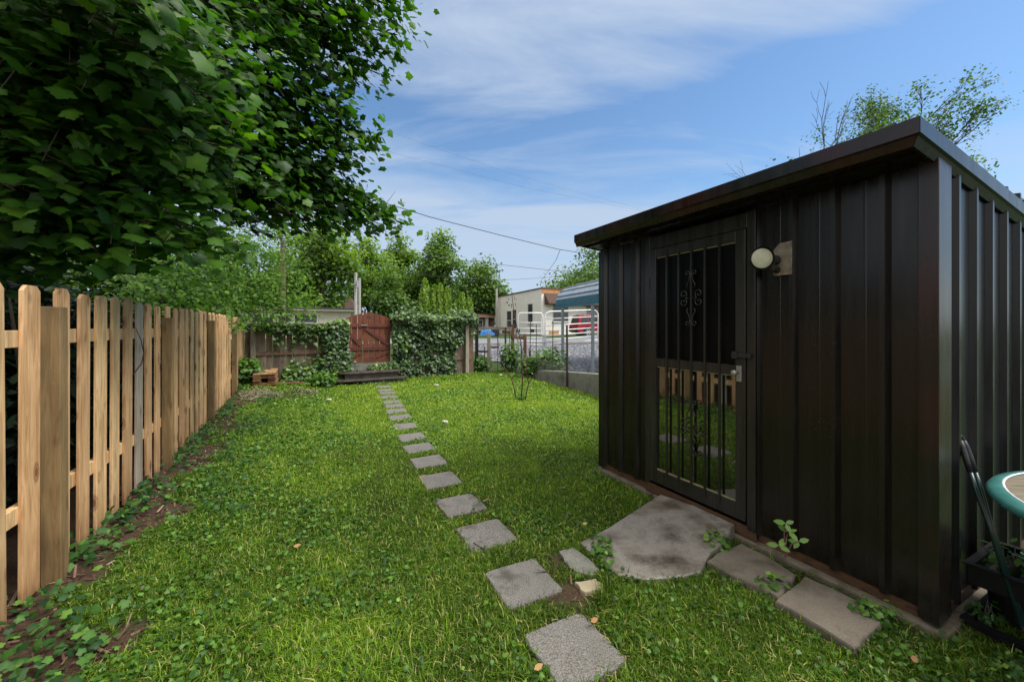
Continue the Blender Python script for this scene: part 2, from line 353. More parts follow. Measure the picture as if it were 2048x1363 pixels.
# ------------------------------------------------------------------ camera, light, sky
cam = bpy.data.cameras.new('camera'); cam.sensor_width = 36; cam.lens = F*36/2048
cam.shift_y = -(1363/2-HY)/2048; cam.clip_start = .05; cam.clip_end = 3000
co = link(bpy.data.objects.new('camera', cam)); co.location = (0, 0, H); co.rotation_euler = (math.radians(90), 0, 0)
sc.camera = co
SUN_EL, SUN_AZ = math.radians(56), math.radians(104)      # azimuth from +Y towards +X
sun = bpy.data.lights.new('sun', 'SUN'); sun.energy = 4.5; sun.angle = math.radians(35); sun.color = (1, .95, .87)
so = link(bpy.data.objects.new('sun', sun))
sd = Vector((math.sin(SUN_AZ)*math.cos(SUN_EL), math.cos(SUN_AZ)*math.cos(SUN_EL), math.sin(SUN_EL)))
so.rotation_euler = (-sd).to_track_quat('-Z', 'Y').to_euler(); so.location = (6, 4, 12)
w = bpy.data.worlds.new('World'); sc.world = w; w.use_nodes = True; nt = w.node_tree; L = nt.links
bg = nt.nodes['Background']
sky = node(nt, 'ShaderNodeTexSky', sky_type='NISHITA'); sky.sun_disc = False; sky.sun_elevation = SUN_EL; sky.sun_rotation = SUN_AZ; sky.air_density = 1.2; sky.dust_density = .6; sky.ozone_density = 2.0
tc = nt.nodes.new('ShaderNodeTexCoord'); sep = nt.nodes.new('ShaderNodeSeparateXYZ'); L.new(tc.outputs['Generated'], sep.inputs[0])
zz = node(nt, 'ShaderNodeMath', operation='MAXIMUM'); L.new(sep.outputs[2], zz.inputs[0]); zz.inputs[1].default_value = 0.0
za = node(nt, 'ShaderNodeMath', operation='ADD'); L.new(zz.outputs[0], za.inputs[0]); za.inputs[1].default_value = .16
dx = node(nt, 'ShaderNodeMath', operation='DIVIDE'); L.new(sep.outputs[0], dx.inputs[0]); L.new(za.outputs[0], dx.inputs[1])
dy = node(nt, 'ShaderNodeMath', operation='DIVIDE'); L.new(sep.outputs[1], dy.inputs[0]); L.new(za.outputs[0], dy.inputs[1])
cb = nt.nodes.new('ShaderNodeCombineXYZ'); L.new(dx.outputs[0], cb.inputs[0]); L.new(dy.outputs[0], cb.inputs[1])
mp = nt.nodes.new('ShaderNodeMapping'); mp.inputs['Rotation'].default_value = (0, 0, math.radians(-14)); mp.inputs['Scale'].default_value = (.55, 1.9, 1); mp.inputs['Location'].default_value = (3.4, .35, 0)
L.new(cb.outputs[0], mp.inputs['Vector'])
cn = node(nt, 'ShaderNodeTexNoise', Scale=1.5, Detail=11., Roughness=.6, Distortion=.7); L.new(mp.outputs[0], cn.inputs['Vector'])
# layers of thin cloud: coverage by elevation, broken up by the noise
band = ramp(nt, sep.outputs[2], [(0, (.80,)*3), (.26, (.74,)*3), (.36, (.46,)*3), (.46, (.33,)*3), (.52, (.70,)*3), (.60, (.70,)*3), (.70, (.5,)*3), (1, (.5,)*3)])
xs = node(nt, 'ShaderNodeMapRange'); L.new(sep.outputs[0], xs.inputs[0]); xs.inputs['From Min'].default_value = 0.; xs.inputs['From Max'].default_value = .75; xs.inputs['To Min'].default_value = 0.; xs.inputs['To Max'].default_value = -.22
s1 = node(nt, 'ShaderNodeMath', operation='ADD'); L.new(band, s1.inputs[0]); L.new(cn.outputs['Fac'], s1.inputs[1])
s2 = node(nt, 'ShaderNodeMath', operation='ADD'); L.new(s1.outputs[0], s2.inputs[0]); L.new(xs.outputs[0], s2.inputs[1])
cm = node(nt, 'ShaderNodeMapRange'); cm.inputs['From Min'].default_value = .84; cm.inputs['From Max'].default_value = 1.22; L.new(s2.outputs[0], cm.inputs[0]); cm.inputs['To Max'].default_value = .88
blue = node(nt, 'ShaderNodeMixRGB', blend_type='MULTIPLY'); blue.inputs[0].default_value = 1; L.new(sky.outputs[0], blue.inputs[1]); blue.inputs[2].default_value = (1.24, 1.50, 1.70, 1)
mixc = node(nt, 'ShaderNodeMixRGB'); L.new(cm.outputs[0], mixc.inputs[0]); L.new(blue.outputs[0], mixc.inputs[1]); mixc.inputs[2].default_value = (5.4, 6.55, 8.3, 1)
zc_ = node(nt, 'ShaderNodeMapRange', interpolation_type='SMOOTHSTEP'); L.new(sep.outputs[2], zc_.inputs[0]); zc_.inputs['From Min'].default_value = .62; zc_.inputs['From Max'].default_value = .82
yc_ = node(nt, 'ShaderNodeMapRange', interpolation_type='SMOOTHSTEP'); L.new(sep.outputs[1], yc_.inputs[0]); yc_.inputs['From Min'].default_value = .05; yc_.inputs['From Max'].default_value = -.45; yc_.inputs['To Max'].default_value = .6
mxx = node(nt, 'ShaderNodeMath', operation='MAXIMUM'); L.new(zc_.outputs[0], mxx.inputs[0]); L.new(yc_.outputs[0], mxx.inputs[1])
mix2 = node(nt, 'ShaderNodeMixRGB'); L.new(mxx.outputs[0], mix2.inputs[0]); L.new(mixc.outputs[0], mix2.inputs[1]); mix2.inputs[2].default_value = (15.5, 14.6, 13.4, 1)   # bright cloud added out of view, overhead and behind, as diffuse fill light
L.new(mix2.outputs[0], bg.inputs[0]); bg.inputs[1].default_value = .1
sc.view_settings.view_transform = 'Standard'; sc.view_settings.look = 'None'; sc.view_settings.exposure = 0; sc.view_settings.gamma = 1
try:
    sc.cycles.max_bounces = 6; sc.cycles.diffuse_bounces = 3; sc.cycles.glossy_bounces = 3; sc.cycles.transmission_bounces = 3; sc.cycles.transparent_max_bounces = 4
    sc.cycles.use_denoising = True
except Exception: pass

# ------------------------------------------------------------------ site layout
FP0 = np.array([-2.58, 2.25]); UF = np.array([-.46, .888]); VF = np.array([.888, .46])       # left fence line and its yard-side normal
BP0 = np.array([-6.15, 9.13]); UB = np.array([.85, .527]); NB = np.array([.527, -.85])        # back fence line and its yard-side normal
SC = np.array([1.946, 1.84]); US = np.array([-.4565, .8897]); VS = np.array([.8897, .4565])   # shed corner, along the front, into the shed
WL = [np.array([.63, 10.9]), np.array([1.26, 9.13]), np.array([1.776, 7.9]), np.array([2.9, 5.2])]  # low wall base
WU = np.array([.385, -.923]); WN = np.array([.923, .385])
def d_fence(x, y): return (x-FP0[0])*VF[0]+(y-FP0[1])*VF[1]       # >0 in the yard
def d_back(x, y): return (x-BP0[0])*NB[0]+(y-BP0[1])*NB[1]        # >0 in the yard
def d_wall(x, y): return (x-1.26)*WN[0]+(y-9.13)*WN[1]            # >0 beyond the wall
ZL = ([-5, 9, 11.5, 16, 20, 30, 45, 120, 600], [0, 0, .1, .28, .5, .70, .72, 1.2, 3.0])
def zg(x, y):
    x = np.asarray(x, float); y = np.asarray(y, float)
    out = np.maximum(-d_back(x, y), np.minimum(d_wall(x, y), y-5.0))
    wgt = sstep(0.1, 2.0, out)
    z = wgt*(np.interp(y, *ZL)+np.clip(x-1, 0, 6)*.022*sstep(15, 22, y))
    mound = .17*np.exp(-(((x+5.55)/1.1)**2+((y-8.5)/1.1)**2))*(1-wgt)
    bump = .012*(fbm(x, y, 1.3, 5)-.5)*(np.hypot(x, y) < 16)
    return z+mound+bump

# ------------------------------------------------------------------ pavers and slabs (data first: grass keeps clear of them)
STONES = [(1147, 1290), (1045, 1158), (972, 1064), (921, 1005), (880, 956), (857, 920), (838, 893), (823, 871), (810, 850), (801, 832.5), (792.5, 820), (789, 809.8), (784, 801.9), (778.8, 792), (775, 784.4), (771.5, 778.8), (766.5, 772)]
ST = []
for i, (px, py) in enumerate(STONES):
    c = G(px, py, .025); ST.append((c.x, c.y, math.radians(28.5-[0, 3, 2, -1, 1, 3, 2, 0, 4, 1, 3, 5, 2, 4, 1, 3, 2][i]), .325 if i else .33))
PAD = [(1160, 1078), (1240, 1037), (1322, 996), (1392, 1020), (1468, 1056), (1452, 1084), (1425, 1104), (1400, 1138), (1345, 1146), (1290, 1150), (1236, 1142), (1206, 1112)]
SLAB1 = [(1412, 1119), (1440, 1102), (1482, 1086), (1530, 1108), (1592, 1148), (1580, 1170), (1556, 1192), (1500, 1164)]
SLAB2 = [(1551, 1199), (1574, 1180), (1611, 1152), (1690, 1186), (1759, 1222), (1764, 1242), (1724, 1278), (1709, 1297), (1640, 1252)]
BLUE = [(1118, 1100), (1146, 1093), (1175, 1112), (1199, 1138), (1184, 1151), (1150, 1142), (1130, 1122)]
TAN = [(1150, 1163), (1190, 1156), (1206, 1167), (1196, 1178), (1168, 1184)]
def gp(poly, z): return [(G(px, py, z).x, G(px, py, z).y) for px, py in poly]
def inpoly(x, y, P, grow=0.):
    P = np.array(P); c = P.mean(0); P = c+(P-c)*(1+grow)
    ins = np.zeros(np.shape(x), bool); j = len(P)-1
    for i in range(len(P)):
        xi, yi = P[i]; xj, yj = P[j]
        ins ^= ((yi > y) != (yj > y)) & (x < (xj-xi)*(y-yi)/(yj-yi+1e-12)+xi); j = i
    return ins
POLYS = [gp(PAD, .05), gp(SLAB1, .05), gp(SLAB2, .05), gp(BLUE, .02), gp(TAN, .025)]
SHEDPOLY = [tuple(SC+US*a+VS*b) for a, b in ((-.08, -.07), (2.42, -.07), (2.42, 2.6), (-.08, 2.6))]
STEPPOLY = [(-3.34-UB[0]*1.05, 9.95-UB[1]*1.05), (-3.34+UB[0]*.8, 9.95+UB[1]*.8), (-3.9+UB[0]*.9, 10.9+UB[1]*.9), (-3.9-UB[0]*1.05, 10.9-UB[1]*1.05)]
def hard(x, y):                          # True where paving stands
    r = np.zeros(np.shape(x), bool)
    for (cx, cy, a, s) in ST:
        u = (x-cx)*math.cos(a)+(y-cy)*math.sin(a); v = -(x-cx)*math.sin(a)+(y-cy)*math.cos(a)
        r |= (np.abs(u) < s/2-.022+.024*vnoise(u+cx*7, v, 22, 8)) & (np.abs(v) < s/2-.022+.024*vnoise(u, v+cx*5, 22, 9))
    for P in POLYS: r |= inpoly(x, y, P, -.02)
    return r | inpoly(x, y, SHEDPOLY) | inpoly(x, y, STEPPOLY)
def soil(x, y):                          # 0..1 bare soil
    d = d_fence(x, y); n = fbm(x, y, 3.0, 11)
    s = sstep(.0, .16, n-.25-np.clip(d-.12, 0, 9)*.90+.35*(d < .1))*(y < 8.2)
    p = np.maximum(np.exp(-(((x-.315)/.16)**2+((y-2.08)/.12)**2))*1.3, .9*np.exp(-(((x-.27)/.1)**2+((y-2.4)/.12)**2)))
    q = .8*np.exp(-(((x+4.5)/.5)**2+((y-7.75)/.28)**2))
    e = sstep(.12, .0, np.abs((x-SC[0])*VS[0]+(y-SC[1])*VS[1]+.07))*(((x-SC[0])*US[0]+(y-SC[1])*US[1]) > -.02)*(((x-SC[0])*US[0]+(y-SC[1])*US[1]) < 1.6)*.8
    r = np.zeros(np.shape(x))
    for (cx, cy, a, sz) in ST[:6]:
        u = np.abs((x-cx)*math.cos(a)+(y-cy)*math.sin(a)); v = np.abs(-(x-cx)*math.sin(a)+(y-cy)*math.cos(a))
        r = np.maximum(r, .55*(np.maximum(u, v) < sz/2+.025))
    return np.clip(np.maximum.reduce([s, p, q, e, r]), 0, 1)

# ------------------------------------------------------------------ ground (one sheet to the horizon)
gx = np.concatenate([[-900, -500, -250, -120, -70, -45, -32, -24, -18, -14, -11], np.arange(-9, 4.01, .13), [5, 6.5, 8, 10, 13, 17, 22, 30, 45, 80, 150, 300, 600, 900]])
gy = np.concatenate([[-300, -100, -40, -15, -6, -3, -1.5], np.arange(-.5, 13.5, .13), [14, 15, 16, 17.5, 19, 20, 21, 22, 24, 27, 30, 34, 38, 45, 60, 90, 150, 300, 600, 1200]])
X, Y = np.meshgrid(gx, gy); Z = zg(X, Y)
ny, nx = X.shape
idx = np.arange(nx*ny).reshape(ny, nx)
Q = np.stack([idx[:-1, :-1], idx[:-1, 1:], idx[1:, 1:], idx[1:, :-1]], -1).reshape(-1)
m, nt, b = new_mat('lawn_earth'); L = nt.links
at = node(nt, 'ShaderNodeAttribute', attribute_name='shade')
cc = coords(nt, (1, 1, 1), False)
n1 = node(nt, 'ShaderNodeTexNoise', Scale=9., Detail=8., Roughness=.7); L.new(cc, n1.inputs['Vector'])
n2 = node(nt, 'ShaderNodeTexNoise', Scale=70., Detail=6., Roughness=.75); L.new(cc, n2.inputs['Vector'])
grn = ramp(nt, n1.outputs['Fac'], [(.3, (.022, .040, .010)), (.7, (.055, .095, .020))])
brn = ramp(nt, n2.outputs['Fac'], [(.25, (.028, .016, .011)), (.55, (.085, .050, .034)), (.8, (.20, .135, .10))])
mx = node(nt, 'ShaderNodeMixRGB'); L.new(at.outputs['Fac'], mx.inputs[0]); L.new(grn, mx.inputs[1]); L.new(brn, mx.inputs[2])
L.new(mx.outputs[0], b.inputs['Base Color']); b.inputs['Roughness'].default_value = .95; b.inputs['Specular IOR Level'].default_value = .2
bp = node(nt, 'ShaderNodeBump', Strength=.7, Distance=.02); L.new(n2.outputs['Fac'], bp.inputs['Height']); L.new(bp.outputs[0], b.inputs['Normal'])
M['earth'] = m
g = big_mesh('ground', np.stack([X, Y, Z], -1).reshape(-1, 3), Q, np.full((nx-1)*(ny-1), 4), 'earth', soil(X, Y).ravel())
g.data.polygons.foreach_set('use_smooth', [True]*len(g.data.polygons)); tag(g, kind='structure')

# ------------------------------------------------------------------ grass
GRASS = leafmat('grass_blade', [(0, (.050, .098, .008)), (.35, (.122, .232, .015)), (.62, (.215, .370, .022)), (.85, (.35, .46, .040)), (1, (.52, .45, .20))], .5, .35, (1.25, 1.4, .4, 1), .25)
def scatter(n, x0, x1, y0, y1):
    return rng.uniform(x0, x1, n), rng.uniform(y0, y1, n)
def in_yard(x, y):
    return (d_fence(x, y) > .0) & (d_back(x, y) > .02) & (d_wall(x, y) < -.03)
def visible(x, y, pad=.5): return (np.abs(x) < 1.30*y+pad)
pts = []
for (n, y0, y1, sc_) in ((140000, .2, 1.35, 1.1), (520000, 1.35, 2.6, .85), (400000, 2.6, 4.6, 1.1), (260000, 4.6, 7.5, 1.6), (180000, 7.5, 12.9, 2.3)):
    x, y = scatter(n, -7.2, 3.2, y0, y1)
    k = in_yard(x, y) & (visible(x, y) | (y < 2.6) & (x > -2.6) & (x < 2.4)) & ~hard(x, y); x, y = x[k], y[k]
    s = soil(x, y); thin = fbm(x, y, 2.2, 31)
    k = (rng.random(len(x)) > s*1.15) & (rng.random(len(x)) < .45+.9*thin); x, y = x[k], y[k]
    pts.append(np.stack([x, y, np.full(len(x), sc_)], 1))
P = np.concatenate(pts); x, y, s_ = P.T; n = len(x)
patch = fbm(x, y, 1.1, 41); patch2 = fbm(x, y, 5.0, 43)
hgt = rng.gamma(6, .0050, n)*(.75+.6*patch2)
edge = np.zeros(n)
tuft = np.exp(-(((x-.475)/.13)**2+((y-2.07)/.10)**2)); hgt += tuft*.09*rng.random(n)
wall_strip = np.exp(-((d_wall(x, y)+.12)/.15)**2); hgt *= 1+wall_strip*.8
back_strip = np.exp(-((d_back(x, y)-.1)/.2)**2); hgt *= 1+back_strip*.9
hgt = np.minimum(hgt, .2)*np.where(s_ > 1.5, .9, 1.)
wid = rng.uniform(.0015, .0032, n)*s_*(1+.4*(s_ > 2))
az = rng.uniform(0, 2*np.pi, n); az = az+.0
ln = np.where(rng.random(n) < .3, rng.uniform(.9, 1.35, n), rng.uniform(.12, 1.05, n))
dirv = np.stack([np.cos(az), np.sin(az)], 1); sid = np.stack([-np.sin(az), np.cos(az)], 1)
fz = rng.uniform(-.6, .6, n); sid = np.stack([sid[:, 0]*np.cos(fz)-sid[:, 1]*np.sin(fz), sid[:, 0]*np.sin(fz)+sid[:, 1]*np.cos(fz)], 1)
z0 = zg(x, y)-.004
def lay(fr, lean, up, wf):
    c = np.stack([x+dirv[:, 0]*hgt*ln*lean, y+dirv[:, 1]*hgt*ln*lean, z0+hgt*up*np.sqrt(np.maximum(1-.52*ln*ln*lean, .12))], 1)
    o = np.concatenate([sid*(wid*wf)[:, None], np.zeros((n, 1))], 1)
    return c-o, c+o
a0, a1 = lay(0, 0, 0, 1.); b0, b1 = lay(.5, .32, .58, .85); t0, _ = lay(1, 1., .92, 0)
V = np.stack([a0, a1, b1, b0, t0], 1).reshape(-1, 3)
base = np.arange(n)[:, None]*5
ff = np.concatenate([base+np.array([0, 1, 2, 3]), base+np.array([3, 2, 4])], 1).ravel()
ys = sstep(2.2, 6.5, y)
shade = .23+.35*ys+.50*(patch-.5)+.42*(patch2-.5)+rng.normal(0, .19, n)  # blades near the viewer darker in colour, painting the foreground shade
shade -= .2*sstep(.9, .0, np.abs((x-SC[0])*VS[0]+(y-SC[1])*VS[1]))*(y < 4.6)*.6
shade = np.where(rng.random(n) < .10, .93+rng.random(n)*.07, np.clip(shade, 0, .84))
shade -= tuft*.2
sv = np.repeat(shade, 5); sv.reshape(-1, 5)[:, :2] -= .26; sv.reshape(-1, 5)[:, 4] += .05  # blade roots darkened in colour to paint shade between blades
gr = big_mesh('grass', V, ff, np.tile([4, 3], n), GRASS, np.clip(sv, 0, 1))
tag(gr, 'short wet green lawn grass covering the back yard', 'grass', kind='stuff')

# low broad leaves in the lawn
CLOV = leafmat('ground_cover_leaf', [(0, (.025, .07, .010)), (.4, (.065, .155, .018)), (.75, (.12, .245, .030)), (1, (.22, .35, .06))], .42, .22, None, .3)
n = 125000
x = rng.uniform(-7, 3.2, n); y = 1.3+10.8*rng.random(n)**1.7
k = in_yard(x, y) & visible(x, y) & ~hard(x, y); x, y = x[k], y[k]
df = d_fence(x, y)
dens = sstep(.43, .62, fbm(x, y, 1.4, 61))*.8+.55*np.exp(-((df-.62)/.38)**2)+.6*sstep(.35, 0, np.abs((x-SC[0])*VS[0]+(y-SC[1])*VS[1]+.12))*(y < 4.3)*(y > 3.3)+.12
dens *= np.where(x > -.45*y+.35, .5, 1.)*(1-.75*np.clip(soil(x, y), 0, 1))
k = rng.random(len(x)) < dens; x, y = x[k], y[k]; n = len(x)
sz = rng.uniform(.009, .021, n)*(1+.12*y)
zz_ = zg(x, y)+rng.uniform(.012, .052, n)
N = nrm(np.array([0, 0, 1.])+rng.normal(0, .42, (n, 3)))
shd = .27+.30*sstep(2, 7, y)+rng.normal(0, .26, n); h1 = np.arange(n) % 2 == 0; PC = np.stack([x, y, zz_], 1)  # near leaves darker in colour, same painted foreground shade as the blades
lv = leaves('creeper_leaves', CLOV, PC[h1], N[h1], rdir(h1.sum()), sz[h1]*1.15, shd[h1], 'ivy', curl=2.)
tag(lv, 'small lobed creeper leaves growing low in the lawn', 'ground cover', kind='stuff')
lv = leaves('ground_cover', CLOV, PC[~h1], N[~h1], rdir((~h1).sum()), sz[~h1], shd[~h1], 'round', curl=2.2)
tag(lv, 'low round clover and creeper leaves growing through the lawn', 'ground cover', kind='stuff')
IVYG = leafmat('ivy_leaf', [(0, (.010, .036, .010)), (.4, (.028, .085, .016)), (.75, (.070, .17, .028)), (1, (.14, .27, .045))], .5, .2, None, .22)
n = 26000
x = rng.uniform(-6, -1, n); y = rng.uniform(1.4, 8.5, n); df = d_fence(x, y)
dn = .95*np.exp(-((df-.06)/.13)**2)*sstep(.42, .6, fbm(x, y, 2.4, 71))+.45*np.exp(-((df-.62)/.2)**2)*sstep(.45, .62, fbm(x, y, 1.6, 73))+.8*sstep(2.1, 1.6, y)*(df < .5)*sstep(.4, .55, fbm(x, y, 2., 75))
k = (df > -.12) & (rng.random(n) < dn) & visible(x, y); x, y = x[k], y[k]; n = len(x)
N = nrm(np.array([.25, -.25, 1.])+rng.normal(0, .42, (n, 3)))
iv = leaves('creeping_ivy', IVYG, np.stack([x, y, zg(x, y)+rng.uniform(.015, .11, n)], 1), N, rdir(n), rng.uniform(.026, .052, n), .42+rng.normal(0, .24, n), 'ivy')
tag(iv, 'ivy leaves creeping over bare soil along the foot of the fence', 'ground cover', kind='stuff')
# bark and twig litter
n = 42000
x = rng.uniform(-6.2, 1.2, n); y = rng.uniform(1.4, 8.4, n)
k = (rng.random(n) < soil(x, y)*.9) & visible(x, y) & ~hard(x, y) & (d_fence(x, y) > -.1); x, y = x[k], y[k]; n = len(x)
MUL = leafmat('bark_litter_chip', [(0, (.03, .015, .010)), (.5, (.10, .055, .036)), (.85, (.22, .14, .095)), (1, (.36, .27, .20))], .9, .0)
N = nrm(np.array([0, 0, 1.])+rng.normal(0, .35, (n, 3)))
SHAPES['chip'] = (np.array([(-.09, 0, 0), (.09, 0, 0), (.06, 1, .02), (-.06, 1, .02)]), [(0, 1, 2, 3)])
mu = leaves('bark_litter', MUL, np.stack([x, y, zg(x, y)+rng.uniform(.002, .018, n)], 1), N, rdir(n), rng.gamma(3, .010, n)+.008, rng.beta(2, 1.6, n), 'chip')
tag(mu, 'brown bark bits and twigs scattered over the bare soil strip', 'bark litter', kind='stuff')

# ------------------------------------------------------------------ gravel lot and road
def sheet(name, xs, ys, fn, mat, kind='structure', lift=.012):
    X, Y = np.meshgrid(xs, ys); Z = zg(X, Y)+lift
    keep = fn(X, Y)
    ny, nx = X.shape; idx = np.arange(nx*ny).reshape(ny, nx)
    Q = np.stack([idx[:-1, :-1], idx[:-1, 1:], idx[1:, 1:], idx[1:, :-1]], -1).reshape(-1, 4)
    kq = keep.ravel()[Q].all(1); Q = Q[kq]
    used = np.unique(Q); remap = -np.ones(nx*ny, int); remap[used] = np.arange(len(used))
    o = big_mesh(name, np.stack([X, Y, Z], -1).reshape(-1, 3)[used], remap[Q].ravel(), np.full(len(Q), 4), mat)
    return tag(o, kind=kind)
m, nt, b = new_mat('loose_grey_gravel'); L = nt.links; cc = coords(nt, (1, 1, 1), False)
v = node(nt, 'ShaderNodeTexVoronoi', Scale=11.); L.new(cc, v.inputs['Vector'])
c = ramp(nt, v.outputs['Color'], [(.1, (.10, .105, .12)), (.5, (.24, .25, .28)), (.9, (.48, .49, .52))])
d = ramp(nt, v.outputs['Distance'], [(.25, (1, 1, 1)), (.6, (.25, .25, .28))])
mm = node(nt, 'ShaderNodeMixRGB', blend_type='MULTIPLY'); mm.inputs[0].default_value = 1; L.new(c, mm.inputs[1]); L.new(d, mm.inputs[2]); L.new(mm.outputs[0], b.inputs['Base Color'])
b.inputs['Roughness'].default_value = .8
bp = node(nt, 'ShaderNodeBump', Strength=1., Distance=.04, invert=True); L.new(v.outputs['Distance'], bp.inputs['Height']); L.new(bp.outputs[0], b.inputs['Normal']); M['gravel'] = m
M['asphalt'] = pm('worn_asphalt', (.14, .15, .17), (.22, .23, .25), 2, .7, .1, fine=(40, .85, 1.1))
M['kerb'] = pm('pale_kerb', (.42, .41, .39), (.55, .54, .52), 4, .85, .1)
sheet('gravel_lot', np.arange(-2.5, 22, .35), np.arange(5.2, 21.3, .35), lambda x, y: (d_wall(x, y) > .12), 'gravel', lift=.02)
sheet('road', np.arange(-10, 40, 1.), np.concatenate([np.arange(20.8, 27.5, .7)]), lambda x, y: x > -9, 'asphalt', lift=.03)
k = MB(); rows = []
for xx in np.arange(-10, 40, 1.): rows.append([(xx, yy, float(zg(xx, 22.0))+zz__) for yy, zz__ in ((20.55, .03), (20.55, .13), (20.78, .13), (20.78, .03))])
tag(k.strip(rows).build('road_kerb', 'kerb'), kind='structure')

# ------------------------------------------------------------------ paving stones
ords = ['nearest', 'second', 'third', 'fourth', 'fifth', 'sixth', 'seventh', 'eighth', 'ninth', 'tenth', 'eleventh', 'twelfth', 'thirteenth', 'fourteenth', 'fifteenth', 'sixteenth', 'last']
for i, (cx, cy, a, s) in enumerate(ST):
    mb = MB(); h = .022; ex = Vector((math.cos(a), math.sin(a), 0)); ey = Vector((-math.sin(a), math.cos(a), 0))
    nseg = 7; out = []
    cut = .06 if i == 8 else (.012 if i % 3 else .022)
    for q in range(4):
        A0 = [(-1, -1), (1, -1), (1, 1), (-1, 1)][q]; B0 = [(1, -1), (1, 1), (-1, 1), (-1, -1)][q]
        for t in np.linspace(.03+cut*2, .97-cut*2, nseg):
            u = A0[0]+(B0[0]-A0[0])*t; v_ = A0[1]+(B0[1]-A0[1])*t; jit = random.uniform(-.0035, .003)
            out.append((u*(s/2+jit), v_*(s/2+jit)))
    z = float(zg(cx, cy))-.036; tilt = random.uniform(-.006, .006)
    bot = [Vector((cx, cy, z))+ex*u+ey*v_ for u, v_ in out]
    md = [Vector((cx, cy, z+h+.026+tilt*u/s))+ex*u+ey*v_ for u, v_ in out]
    top = [Vector((cx, cy, z+h+.032+tilt*u/s))+ex*u*.972+ey*v_*.972 for u, v_ in out]
    n = len(out); mb.add(bot+md+top, [tuple(range(2*n, 3*n))]+[(j, (j+1) % n, n+(j+1) % n, n+j) for j in range(n)]+[(n+j, n+(j+1) % n, 2*n+(j+1) % n, 2*n+j) for j in range(n)])
    lab = f'square grey pebbled stepping stone in the lawn path, {ords[i]} from the camera' if 0 < i < 16 else ('large square grey stepping stone at the bottom edge, nearest to the camera' if i == 0 else 'farthest stepping stone of the path, directly below the dark steps')
    solo(mb, 'stepping_stone', 'paver', (cx, cy, z), lab, 'stepping stone', 'stepping stones leading to the gate')
def flag(poly, z, th, name, mat, label, cat, rough=.006, slope=None, sub=3):
    P = [G(px, py, z) for px, py in poly]; n = len(P); out = []
    for i in range(n):
        for t in np.linspace(0, 1, sub, endpoint=False):
            p = P[i].lerp(P[(i+1) % n], t); p = p+Vector((random.uniform(-rough, rough), random.uniform(-rough, rough), 0)); out.append(p)
    c = sum(out, Vector())/len(out); mb = MB(); m_ = len(out)
    hz = (lambda p: slope(p.x, p.y)) if slope else (lambda p: z)
    rings = [[Vector((p.x, p.y, hz(p)-th)) for p in out], [Vector((p.x, p.y, hz(p)-.008)) for p in out]]
    for s in (.975, .8, .6, .4, .2): rings.append([Vector(((c+(p-c)*s).x, (c+(p-c)*s).y, hz(c+(p-c)*s)+.006*(fbm((c+(p-c)*s).x, (c+(p-c)*s).y, 4, 3)-.5))) for p in out])
    for r in rings: mb.v += [tuple(q) for q in r]
    for k in range(len(rings)-1):
        for j in range(m_): mb.f.append((k*m_+j, k*m_+(j+1) % m_, (k+1)*m_+(j+1) % m_, (k+1)*m_+j))
    mb.v.append(tuple(Vector((c.x, c.y, hz(c))))); kk = len(rings)-1
    for j in range(m_): mb.f.append((kk*m_+j, kk*m_+(j+1) % m_, len(mb.v)-1))
    return solo(mb, name, mat, (c.x, c.y, 0), label, cat)
dS = lambda x, y: -((x-SC[0])*VS[0]+(y-SC[1])*VS[1])
flag(PAD, .05, .12, 'concrete_pad', 'concrete', 'worn wet concrete pad sloping up to the shed door', 'concrete pad', slope=lambda x, y: .035+.05*float(sstep(.75, .1, dS(x, y))))
flag(SLAB1, .05, .08, 'stone_slab', 'slab', 'flat grey brown stone slab beside the door pad, half of a pair', 'stone slab')
flag(SLAB2, .05, .08, 'stone_slab', 'slab', 'long broken stone slab along the shed wall, closer to the shed corner', 'stone slab')
flag(BLUE, .02, .05, 'flagstone', 'bluestone', 'sunken greenish grey flagstone between path and door pad', 'flagstone')
flag(TAN, .025, .05, 'flagstone', 'tanstone', 'small tan stone scrap on bare earth beside the path', 'flagstone')

# ------------------------------------------------------------------ left fence of new pickets
fe = thing('picket_fence', 'new tan wooden picket fence with gaps along the left side of the yard', 'fence', (FP0[0], FP0[1], 0))
uf = Vector((*UF, 0)); vf = Vector((*VF, 0)); up = Vector((0, 0, 1))
def fp(t, o, z): return Vector((FP0[0]+UF[0]*t+VF[0]*o, FP0[1]+UF[1]*t+VF[1]*o, z))
def picket(t, top, bot, lean, wdt=.142, mat='cedar', lab=None, twist=0.):
    c = .028; th = .018
    pr = [(-wdt/2, 0), (wdt/2, 0), (wdt/2, 1-c/(top-bot)), (wdt/2-c, 1), (-wdt/2+c, 1), (-wdt/2, 1-c/(top-bot))]
    mb = MB(); rows = []
    hs = [0, .25, .5, .75]
    poly = [fp(t+u+lean*v*(top-bot), -.018+twist*u, bot+v*(top-bot)) for u, v in pr]
    mb.prism(poly, vf*th)
    o = mb.build('picket', mat, fe, bevel=.0025)
    if lab: o['label'] = lab
POSTS = (-.066, 1.96, 4.0, 6.16)
PK = [-3.185+.245*k for k in range(9)]+[-.98, -.735, -.49, -.222]+[tp+.145+.237*k+(.02 if k else 0) for tp in POSTS[:3] for k in range(8)]+[POSTS[3]+.145+.237*k for k in range(7)]
for i, t in enumerate(PK):
    t += random.uniform(-.010, .010)
    if i == 18: mt, lab = 'cedar_grey', 'grey weathered picket'
    else: mt, lab = ('cedar_red' if random.random() < .4 else 'cedar'), None
    gz = float(zg(*(FP0+UF*t)))
    picket(t, 1.62+random.uniform(-.014, .012), gz+random.uniform(.0, .06)-.02, random.uniform(-.014, .014), random.uniform(.130, .139), mt, lab, random.uniform(-.05, .05))
